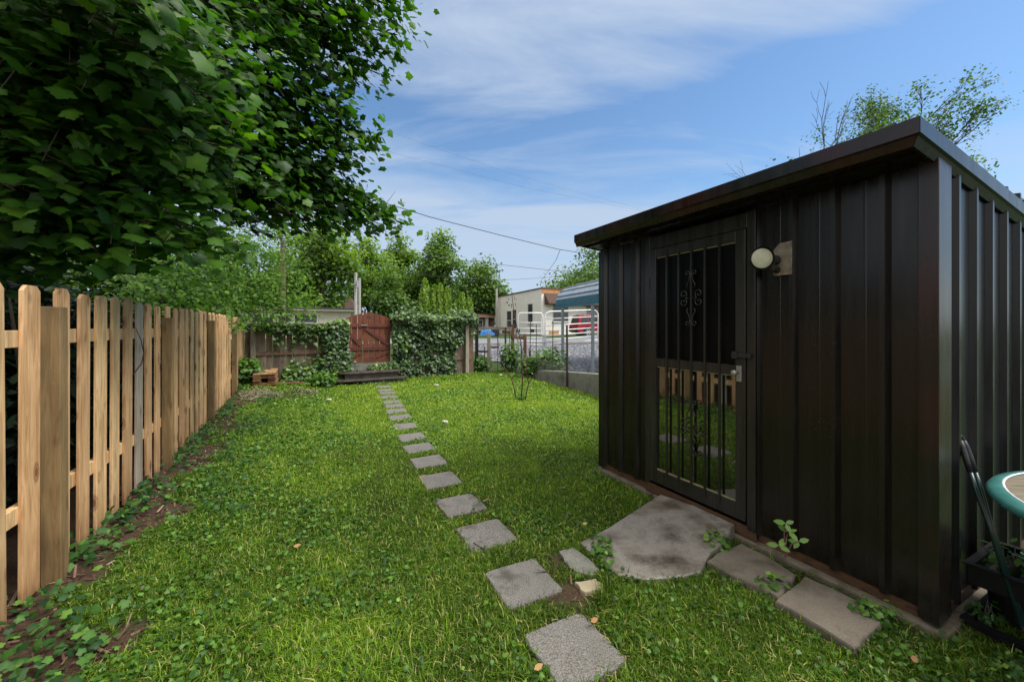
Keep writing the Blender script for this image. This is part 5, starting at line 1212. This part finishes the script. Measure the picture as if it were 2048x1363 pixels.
# ------------------------------------------------------------------ trees
TREE = leafmat('broadleaf', [(0, (.025, .062, .010)), (.35, (.065, .130, .018)), (.7, (.125, .225, .030)), (1, (.21, .33, .05))], .5, .35)
TREEY = leafmat('yellow_green_leaf', [(0, (.030, .075, .010)), (.35, (.085, .165, .018)), (.7, (.16, .27, .030)), (1, (.25, .37, .05))], .5, .4)
ARB = leafmat('arborvitae_leaf', [(0, (.040, .085, .008)), (.4, (.11, .20, .018)), (.75, (.18, .30, .028)), (1, (.26, .40, .05))], .6, .25)
def tree(label, px, ytop, ybase, Y, wpx, nl, lsz, mat=None, seed=0, ncl=26, low=.25, group=None, cat='tree', dens=1., trunkr=.16, shade=.45, name='tree', flat=.0):
    global rng
    r_ = np.random.default_rng(100+seed)
    c = A(px, ytop, Y); gz = float(zg(c.x, c.y)); h = c.z-gz; R = wpx/F*Y/2*1.12
    t = thing(name, label, cat, (c.x, c.y, gz), group)
    cen = np.array([c.x, c.y, gz+h*(low+(1-low)*.5)]); rad = np.array([R, R*.9, h*(1-low)*.5])
    d = nrm(r_.normal(size=(ncl, 3))); rr = r_.random(ncl)**.45*.72
    CC = cen+d*rr[:, None]*rad; cr_ = r_.uniform(.34, .56, ncl)*R
    CC[0] = cen+np.array([0, 0, rad[2]*.8])
    tk = MB(); tk.tube([(c.x, c.y, gz-.2), (c.x+.02*h, c.y, gz+h*.3), (c.x, c.y, gz+h*.6), (c.x-.01*h, c.y, gz+h*.85)], [trunkr*1.2, trunkr, trunkr*.6, trunkr*.2], 8)
    for i in range(ncl):
        a0_ = Vector((c.x, c.y, gz+h*float(np.clip((CC[i][2]-gz)/h-.22, low*.5, .8)))); e = Vector(CC[i]); md_ = a0_.lerp(e, .5)+Vector((0, 0, .04*h))
        tk.tube([a0_, md_, e], [trunkr*.4, trunkr*.25, trunkr*.08], 5)
    tk.build('trunk', 'bark', t)
    per = int(nl*1.5)//ncl; C = []; Nn = []; sh = []
    for i in range(ncl):
        dd_ = nrm(r_.normal(size=(per, 3))); q = r_.random(per)**.6
        C.append(CC[i]+dd_*q[:, None]*cr_[i]*np.array([1.15, 1.15, .8+flat]))
        Nn.append(dd_*.55+np.array([0, 0, .6])+r_.normal(0, .5, (per, 3)))
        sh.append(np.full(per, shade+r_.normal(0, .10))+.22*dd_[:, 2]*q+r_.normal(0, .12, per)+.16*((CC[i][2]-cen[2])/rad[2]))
    C = np.concatenate(C); n_ = len(C)
    leaves('crown', mat or TREE, C, np.concatenate(Nn), rdir(n_)+np.array([0, 0, -.4]), r_.uniform(.6, 1.3, n_)*lsz, np.concatenate(sh), 'card', t)
    return t
tree('airy light green locust tree standing left of the pale poles', 640, 425, 640, 30, 150, 5200, .32, TREEY, 1, 24, .1, shade=.55)
tree('rounded green tree low behind the cream building', 640, 560, 640, 42, 130, 4200, .42, TREE, 2, 18, .0, shade=.5)
tree('tall pale green tree behind the red gate', 735, 470, 640, 46, 120, 4600, .38, TREEY, 3, 26, .15, shade=.52)
tree('thin pale topped tree between the two tallest far trees', 800, 462, 640, 52, 90, 3600, .40, TREEY, 4, 20, .15, shade=.5)
tree('tallest dense green tree behind the arborvitae hedge', 880, 455, 640, 44, 105, 5200, .38, TREE, 5, 24, .1, shade=.47)
tree('broad green tree left of the cream building', 968, 522, 640, 48, 118, 4800, .40, TREE, 6, 22, .05, shade=.42)
tree('dark green tree filling the gap behind the red gate', 775, 545, 640, 40, 110, 4200, .36, TREE, 7, 20, .0, shade=.32)
tree('dark leafy tree right of the pale poles', 835, 540, 640, 47, 130, 4200, .40, TREE, 8, 20, .0, shade=.28)
tree('dark tree low behind the ivy fence', 920, 570, 640, 54, 150, 4200, .42, TREE, 9, 20, .0, shade=.3)
tree('bright rounded tree rising behind the carport roof', 1185, 492, 640, 52, 170, 6500, .40, TREE, 10, 26, .0, shade=.5)
tree('small green tree behind the low cream building left', 560, 500, 640, 36, 130, 4200, .36, TREEY, 11, 20, .05, shade=.5)
tree('green tree far behind the picket fence, left of the locust', 450, 470, 640, 34, 170, 5200, .36, TREE, 12, 24, .05, shade=.45)
tree('green tree far behind the picket fence under the maple', 250, 430, 640, 30, 220, 5200, .36, TREE, 13, 24, .0, shade=.4)
tree('leftmost far green tree behind the picket fence', 40, 430, 640, 26, 240, 5200, .36, TREE, 14, 24, .0, shade=.35)
for i, (px, yt, w_) in enumerate(((850, 558, 34), (869, 571, 26), (881, 569, 28), (895, 576, 26), (914, 602, 22), (924, 588, 26), (938, 598, 26))):
    r_ = np.random.default_rng(300+i); c = A(px, yt, 26); gz = float(zg(c.x, c.y)); h = c.z-gz; R = w_/F*26/2*.88
    t = thing('arborvitae', ['tallest cone shaped arborvitae, leftmost of the row', 'second arborvitae from the left, partly behind its taller neighbour', 'third arborvitae from the left with a narrow top', 'fourth arborvitae from the left, last of the tall group', 'shortest arborvitae, first of the lower right group', 'middle arborvitae of the lower right group', 'rightmost arborvitae beside the fence end'][i], 'arborvitae', (c.x, c.y, gz), 'arborvitae row behind the ivy fence')
    MB().tube([(c.x, c.y, gz-.1), (c.x, c.y, gz+h*.9)], [.08, .02], 6).build('trunk', 'bark', t)
    n_ = 2600; v = r_.random(n_)**.8; a_ = r_.uniform(0, 2*np.pi, n_); rr = R*np.sqrt(np.clip(1-v**1.7, 0, 1))*(.72+.38*r_.random(n_))*(1+.14*np.sin(a_*5+i+v*9))
    C = np.stack([c.x+rr*np.cos(a_), c.y+rr*np.sin(a_), gz+.05+v*h*.97], 1)
    out_ = np.stack([np.cos(a_), np.sin(a_), np.full(n_, .35)], 1)
    leaves('crown', ARB, C, out_+r_.normal(0, .4, (n_, 3)), np.array([0, 0, 1.])+out_*.4+r_.normal(0, .25, (n_, 3)), r_.uniform(.12, .24, n_), .28+.42*v+.22*np.cos(a_*5+i+v*9)+r_.normal(0, .14, n_), 'card', t)  # colour darker low down and between folds, painting shade into the cones

# branching skeleton used for the sparse trees
def branches(mb, p, d, ln_, r, depth, tips, spread=.55, r_=None, up_=.12):
    q = p+d*ln_; md_ = p.lerp(q, .5)+Vector(r_.normal(0, .05*ln_, 3))
    mb.tube([p, md_, q], [r, r*.85, r*.68], 5 if depth > 1 else 4, cap=False)
    if depth == 0: tips.append((q, d)); return
    for k_ in range(r_.integers(2, 4)):
        nd = (d+Vector(r_.normal(0, spread, 3))+Vector((0, 0, up_))).normalized()
        branches(mb, q if k_ < 2 else md_, nd, ln_*r_.uniform(.62, .86), r*.62, depth-1, tips, spread, r_, up_)
def sparse_tree(label, px, ytop, Y, hfrac, depth, nleaf, lsz, seed, ln0, lean=(0, 0), name='tree', rad=.12, starts=1, mat=None, dead=False, spread=.42):
    r_ = np.random.default_rng(seed); c = A(px, ytop, Y); gz = float(zg(c.x, c.y)); h = c.z-gz
    t = thing(name, label, 'tree', (c.x, c.y, gz)); mb = MB(); tips = []
    mb.tube([(c.x, c.y, gz-.2), (c.x+.1, c.y, gz+h*hfrac*.5), (c.x, c.y, gz+h*hfrac)], [rad*1.3, rad, rad*.8], 8)
    for s in range(starts):
        z_ = gz+h*hfrac*(1-.13*s/max(1, starts)*3)
        a_ = s*2.4; d_ = Vector((.55*math.cos(a_)*(s > 0)+lean[0], .45*math.sin(a_)*(s > 0)+lean[1], 1)).normalized()
        branches(mb, Vector((c.x, c.y, z_)), d_, ln0*h, rad*.6, depth, tips, spread, r_)
    mb.build('trunk', 'twig_dark', t)
    if nleaf:
        C = []; N_ = []
        for q, d_ in tips:
            if r_.random() < .2: continue
            k_ = nleaf
            C.append(np.array(q)+r_.normal(0, .26, (k_, 3))*np.array([1, 1, .6])); N_.append(np.array([0, -.2, .8])+r_.normal(0, .5, (k_, 3)))
        C = np.concatenate(C); n_ = len(C)
        leaves('crown', mat or TREE, C, np.concatenate(N_), rdir(n_)+np.array([.3, 0, -.5]), r_.uniform(.6, 1.2, n_)*lsz, .30+r_.normal(0, .2, n_), 'maple' if lsz > .15 else 'card', t)
    return t
sparse_tree('sparse leafed maple rising behind the shed roof', 1815, 118, 18, .52, 5, 17, .14, 21, .130, (.03, 0), starts=5, rad=.14, spread=.28)
sparse_tree('bare dead tree left of the maple behind the shed roof', 1640, 195, 15, .55, 4, 0, .2, 22, .15, (0, 0), name='dead_tree', starts=2, rad=.08, spread=.3)
tree('dense lower maple crown right behind the shed roof corner', 1885, 238, 640, 17.5, 120, 4200, .14, TREE, 31, 22, .3, shade=.45)
sparse_tree('small leafy tree top showing above the middle of the shed roof', 1550, 300, 15, .6, 3, 6, .15, 23, .12, (0, 0), starts=2, rad=.07)

# ------------------------------------------------------------------ maple overhead on the left
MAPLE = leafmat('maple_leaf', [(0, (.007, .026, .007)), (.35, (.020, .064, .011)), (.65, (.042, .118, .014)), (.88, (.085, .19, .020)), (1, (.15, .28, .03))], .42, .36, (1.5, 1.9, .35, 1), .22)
r_ = np.random.default_rng(55)
mt = thing('maple_tree', 'large dark green maple with lobed leaves hanging over the left of the yard', 'tree', (-7.2, 3.4, 0))
TR = Vector((-7.2, 3.4, 0)); tk = MB()
tk.tube([TR-up*.2, TR+up*1.6+Vector((.1, 0, 0)), TR+up*3.2, TR+up*5.0+Vector((.1, .1, 0)), TR+up*7.]
        , [.32, .27, .24, .18, .08], 12)
TIPS = [(815, 25, 5.2), (795, 70, 5.2), (770, 60, 4.8), (780, 105, 5.0), (735, 130, 5.0), (720, 175, 5.2), (690, 215, 5.0), (745, 285, 5.2), (735, 300, 5.1), (715, 320, 5.0), (680, 345, 5.0), (650, 375, 4.9), (790, 437, 5.4), (765, 450, 5.3), (730, 445, 5.2), (700, 455, 5.1), (660, 450, 4.9), (610, 440, 4.7), (570, 430, 4.4),
        (640, 40, 4.4), (600, 90, 4.2), (560, 30, 3.9), (650, 130, 4.6), (600, 180, 4.4), (640, 250, 4.7), (590, 260, 4.4), (560, 330, 4.3), (610, 330, 4.6), (520, 370, 4.0), (560, 390, 4.3), (640, 400, 4.8), (690, 400, 5.1),
        (500, 60, 3.4), (520, 150, 3.7), (470, 120, 3.1), (440, 200, 2.7), (410, 140, 2.6), (480, 250, 3.3), (520, 230, 3.7), (430, 290, 3.0), (480, 330, 3.5), (400, 370, 3.1), (450, 410, 3.6), (430, 470, 3.3), (390, 455, 3.1), (350, 430, 2.9), (400, 490, 3.3), (330, 490, 2.9), (270, 520, 2.9), (300, 450, 2.8),
        (330, 40, 2.2), (300, 10, 2.0), (390, 60, 2.5), (350, 130, 2.4), (270, 90, 2.1), (210, 40, 2.1), (330, 210, 2.6), (270, 170, 2.4), (210, 140, 2.2), (150, 80, 2.2), (100, 20, 2.1), (60, 100, 2.2), (330, 300, 2.8), (260, 260, 2.5), (190, 240, 2.4), (120, 180, 2.3), (40, 200, 2.3), (290, 370, 2.8), (220, 340, 2.6), (140, 310, 2.5), (70, 300, 2.4), (10, 290, 2.3), (240, 430, 2.7), (170, 410, 2.6), (100, 400, 2.5), (30, 380, 2.4), (190, 490, 2.8), (120, 480, 2.7), (60, 470, 2.6), (10, 460, 2.5), (230, 500, 2.9), (90, 535, 2.9), (20, 530, 2.8),
        (450, -60, 2.9), (600, -60, 3.8), (720, -50, 4.6), (250, -60, 1.9), (100, -60, 1.8), (700, 20, 4.7), (740, -10, 4.9), (690, 80, 4.8), (800, 5, 5.1), (760, 150, 5.1), (705, 250, 5.0), (725, 265, 5.1), (690, 290, 4.9), (660, 310, 4.8), (700, 375, 5.1), (740, 400, 5.3), (770, 425, 5.3), (660, 200, 4.8), (670, 160, 4.8), (720, 100, 4.9), (640, 330, 4.7), (600, 400, 4.6), (720, 420, 5.2)]
C = []; N_ = []; AX = []; SZ = []; SH = []
def add_leaf_cluster(q, outd, n_, sp_, bright, szs=(.048, .112)):
    q = np.array(q)
    off = r_.normal(0, 1, (n_, 3))*np.array([sp_, sp_, sp_*.62])+np.array(outd)*r_.normal(0, sp_*.8, (n_, 1))
    C.append(q+off); nn_ = np.array(outd)*.30+np.array([.12, -.26, .85])+r_.normal(0, .40, (n_, 3)); N_.append(nn_)
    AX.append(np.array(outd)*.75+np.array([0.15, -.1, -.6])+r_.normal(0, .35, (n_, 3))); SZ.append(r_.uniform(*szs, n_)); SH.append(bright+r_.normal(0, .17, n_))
for i, (px, py, Yt) in enumerate(TIPS):
    tip = A(px, py, Yt); st = TR+up*min(6.5, max(2.6, tip.z*.82+.5)); 
    droop = Vector((0, 0, .35+.25*r_.random()))
    P_ = []
    for q in np.linspace(0, 1, 7): P_.append(st.lerp(tip, q)+droop*math.sin(math.pi*q)*1.1+Vector(r_.normal(0, .05, 3))*(0 < q < 1))
    P_[-1] = tip
    tk.tube(P_, list(np.linspace(.05, .006, 7)), 5, cap=False)
    od = (tip-P_[4]).normalized()
    near = 1 if py < 470 else .9
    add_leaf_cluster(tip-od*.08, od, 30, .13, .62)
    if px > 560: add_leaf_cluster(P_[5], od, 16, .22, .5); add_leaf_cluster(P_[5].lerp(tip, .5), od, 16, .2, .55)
    for q, nlf, spd, br_ in ((.93, 34, .15, .54), (.85, 46, .21, .43), (.75, 50, .27, .36), (.64, 40, .34, .27), (.52, 28, .42, .20), (.40, 16, .5, .14)):  # leaf colour darkens towards the trunk, painting the inner crown's shade
        k_ = q*6; a_ = int(k_); pp = P_[a_].lerp(P_[min(a_+1, 6)], k_-a_)
        ix = (pp.x/pp.y*F+1024) if pp.y > .1 else -999
        add_leaf_cluster(pp, od, nlf, spd, br_)
    for _ in range(7):
        a_ = P_[5].lerp(P_[6], r_.random()); e = a_+od*.16+Vector(r_.normal(0, .12, 3)); tk.tube([a_, e], [.005, .002], 4, cap=False)
tk.build('trunk', 'bark', mt)
C = np.concatenate(C); N_ = np.concatenate(N_); AX = np.concatenate(AX); SZ = np.concatenate(SZ); SH = np.concatenate(SH)
ix = C[:, 0]/np.maximum(C[:, 1], .05)*F+1024; iy = HY-(C[:, 2]-H)/np.maximum(C[:, 1], .05)*F
keep = (C[:, 1] > 1.3) & (np.linalg.norm(C-np.array([0, 0, H]), axis=1) > 1.7) & ((d_fence(C[:, 0], C[:, 1]) < -.1) | (C[:, 2] > 1.75))
C, N_, AX, SZ, SH = C[keep], N_[keep], AX[keep], SZ[keep], SH[keep]
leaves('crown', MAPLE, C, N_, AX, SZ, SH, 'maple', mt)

# shrubs that darken the ground behind the pickets
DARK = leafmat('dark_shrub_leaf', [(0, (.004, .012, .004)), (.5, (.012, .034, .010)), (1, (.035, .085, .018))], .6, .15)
def dark_bush(label, t_, o_, rx, h, n_, sz, seed, shade=.35):
    q = FP0+UF*t_+VF*o_; gz = 0.
    t = thing('dense_shrub', label, 'shrub', (q[0], q[1], gz), 'shrubs behind the picket fence')
    rr = np.random.default_rng(seed); d = nrm(rr.normal(size=(n_, 3))); w_ = rr.random(n_)**.5
    Cc = np.array([q[0], q[1], h*.5])+d*w_[:, None]*np.array([rx, rx, h*.52]); Cc[:, 2] = np.maximum(Cc[:, 2], .03)
    k_ = d_fence(Cc[:, 0], Cc[:, 1]) < -.12; Cc = Cc[k_]; d = d[k_]; n2 = len(Cc)
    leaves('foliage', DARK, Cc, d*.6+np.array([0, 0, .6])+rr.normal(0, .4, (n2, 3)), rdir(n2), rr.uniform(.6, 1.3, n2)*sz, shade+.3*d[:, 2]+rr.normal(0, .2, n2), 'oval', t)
    mb = MB()
    for i in range(5): mb.tube([(q[0], q[1], -.05), (q[0]+rr.normal(0, .2), q[1]+rr.normal(0, .2), h*.5), (q[0]+rr.normal(0, .4), q[1]+rr.normal(0, .4), h*.9)], [.03, .02, .006], 5)
    mb.build('stem', 'bark', t)
labs = ['dark shrub behind the first pickets at the left edge', 'dark shrub behind the nearest fence post', 'dark shrub behind the pickets right of the nearest post', 'dark shrub behind the weathered grey picket', 'dark shrub behind the second fence post', 'dark shrub behind the third span of pickets', 'dark shrub behind the third fence post', 'dark shrub behind the last span of pickets', 'dark shrub behind the far end of the picket fence']
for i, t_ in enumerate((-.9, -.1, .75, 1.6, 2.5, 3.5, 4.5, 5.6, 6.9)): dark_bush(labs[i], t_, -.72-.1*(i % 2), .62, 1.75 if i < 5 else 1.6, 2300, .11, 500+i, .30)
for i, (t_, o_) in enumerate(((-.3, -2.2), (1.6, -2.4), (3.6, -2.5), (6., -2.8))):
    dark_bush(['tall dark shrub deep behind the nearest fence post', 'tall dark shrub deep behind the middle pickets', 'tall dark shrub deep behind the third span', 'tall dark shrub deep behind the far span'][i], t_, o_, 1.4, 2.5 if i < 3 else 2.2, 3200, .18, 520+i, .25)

# fine-leaved tree hanging over the far end of the picket fence
r_ = np.random.default_rng(77)
FINE = leafmat('fine_green_leaf', [(0, (.012, .042, .008)), (.35, (.036, .095, .014)), (.7, (.09, .19, .022)), (1, (.18, .31, .04))], .5, .4, None, .25)
ft = thing('small_leaved_tree', 'fine leaved green tree hanging over the far end of the picket fence', 'tree', (-8.2, 9.2, 0)); TB = Vector((-8.2, 9.2, 0)); tk = MB()
tk.tube([TB-up*.2, TB+up*1.4, TB+Vector((.2, 0, 2.6)), TB+Vector((.1, .1, 4.2))], [.16, .13, .11, .05], 9)
FT = [(600, 480, 10), (585, 520, 9.8), (600, 555, 9.6), (580, 600, 9.3), (560, 625, 9.2), (530, 640, 8.9), (500, 620, 8.6), (480, 655, 8.0), (455, 660, 7.4), (415, 655, 7.0), (395, 640, 6.8), (440, 620, 7.4), (470, 590, 8.0), (520, 590, 8.8), (550, 560, 9.2), (500, 550, 8.6), (540, 510, 9.2), (500, 500, 8.8), (450, 545, 7.8), (410, 590, 7.2), (370, 610, 6.8), (350, 580, 6.6), (320, 600, 6.6), (390, 550, 7.2), (430, 500, 8.), (360, 530, 7.2), (310, 560, 6.8), (560, 460, 9.8), (620, 600, 9.8), (610, 630, 9.6), (400, 625, 7.0), (350, 625, 6.7)]
C = []; N_ = []; SH = []
for (px, py, Yt) in FT:
    tip = A(px, py, Yt); st = TB+up*min(3.6, max(1.9, tip.z)); P_ = [st.lerp(tip, q)+Vector((0, 0, .3*math.sin(math.pi*q)))+Vector(r_.normal(0, .08, 3))*(0 < q < 1) for q in np.linspace(0, 1, 6)]
    tk.tube(P_, list(np.linspace(.04, .005, 6)), 5, cap=False)
    for q, n_, s_ in ((1., 60, .16), (.88, 90, .24), (.74, 90, .30), (.6, 60, .36), (.45, 40, .4)):
        k_ = q*5; a_ = min(int(k_), 4); pp = np.array(P_[a_].lerp(P_[a_+1], k_-a_))
        C.append(pp+r_.normal(0, s_, (n_, 3))*np.array([1, 1, .7])); N_.append(np.array([.3, -.3, .7])+r_.normal(0, .5, (n_, 3))); SH.append(.33+.45*q*(.4+.6*(px-300)/300)+r_.normal(0, .17, n_)+.12*(r_.random()-.5))
tk.build('trunk', 'bark', ft)
C = np.concatenate(C); N_ = np.concatenate(N_); SH = np.concatenate(SH)
k_ = (d_fence(C[:, 0], C[:, 1]) < -.1) | (C[:, 2] > 1.35); C, N_, SH = C[k_], N_[k_], SH[k_]
leaves('crown', FINE, C, N_, rdir(len(C))+np.array([.2, 0, -.6]), r_.uniform(.06, .12, len(C)), SH, 'oval', ft)
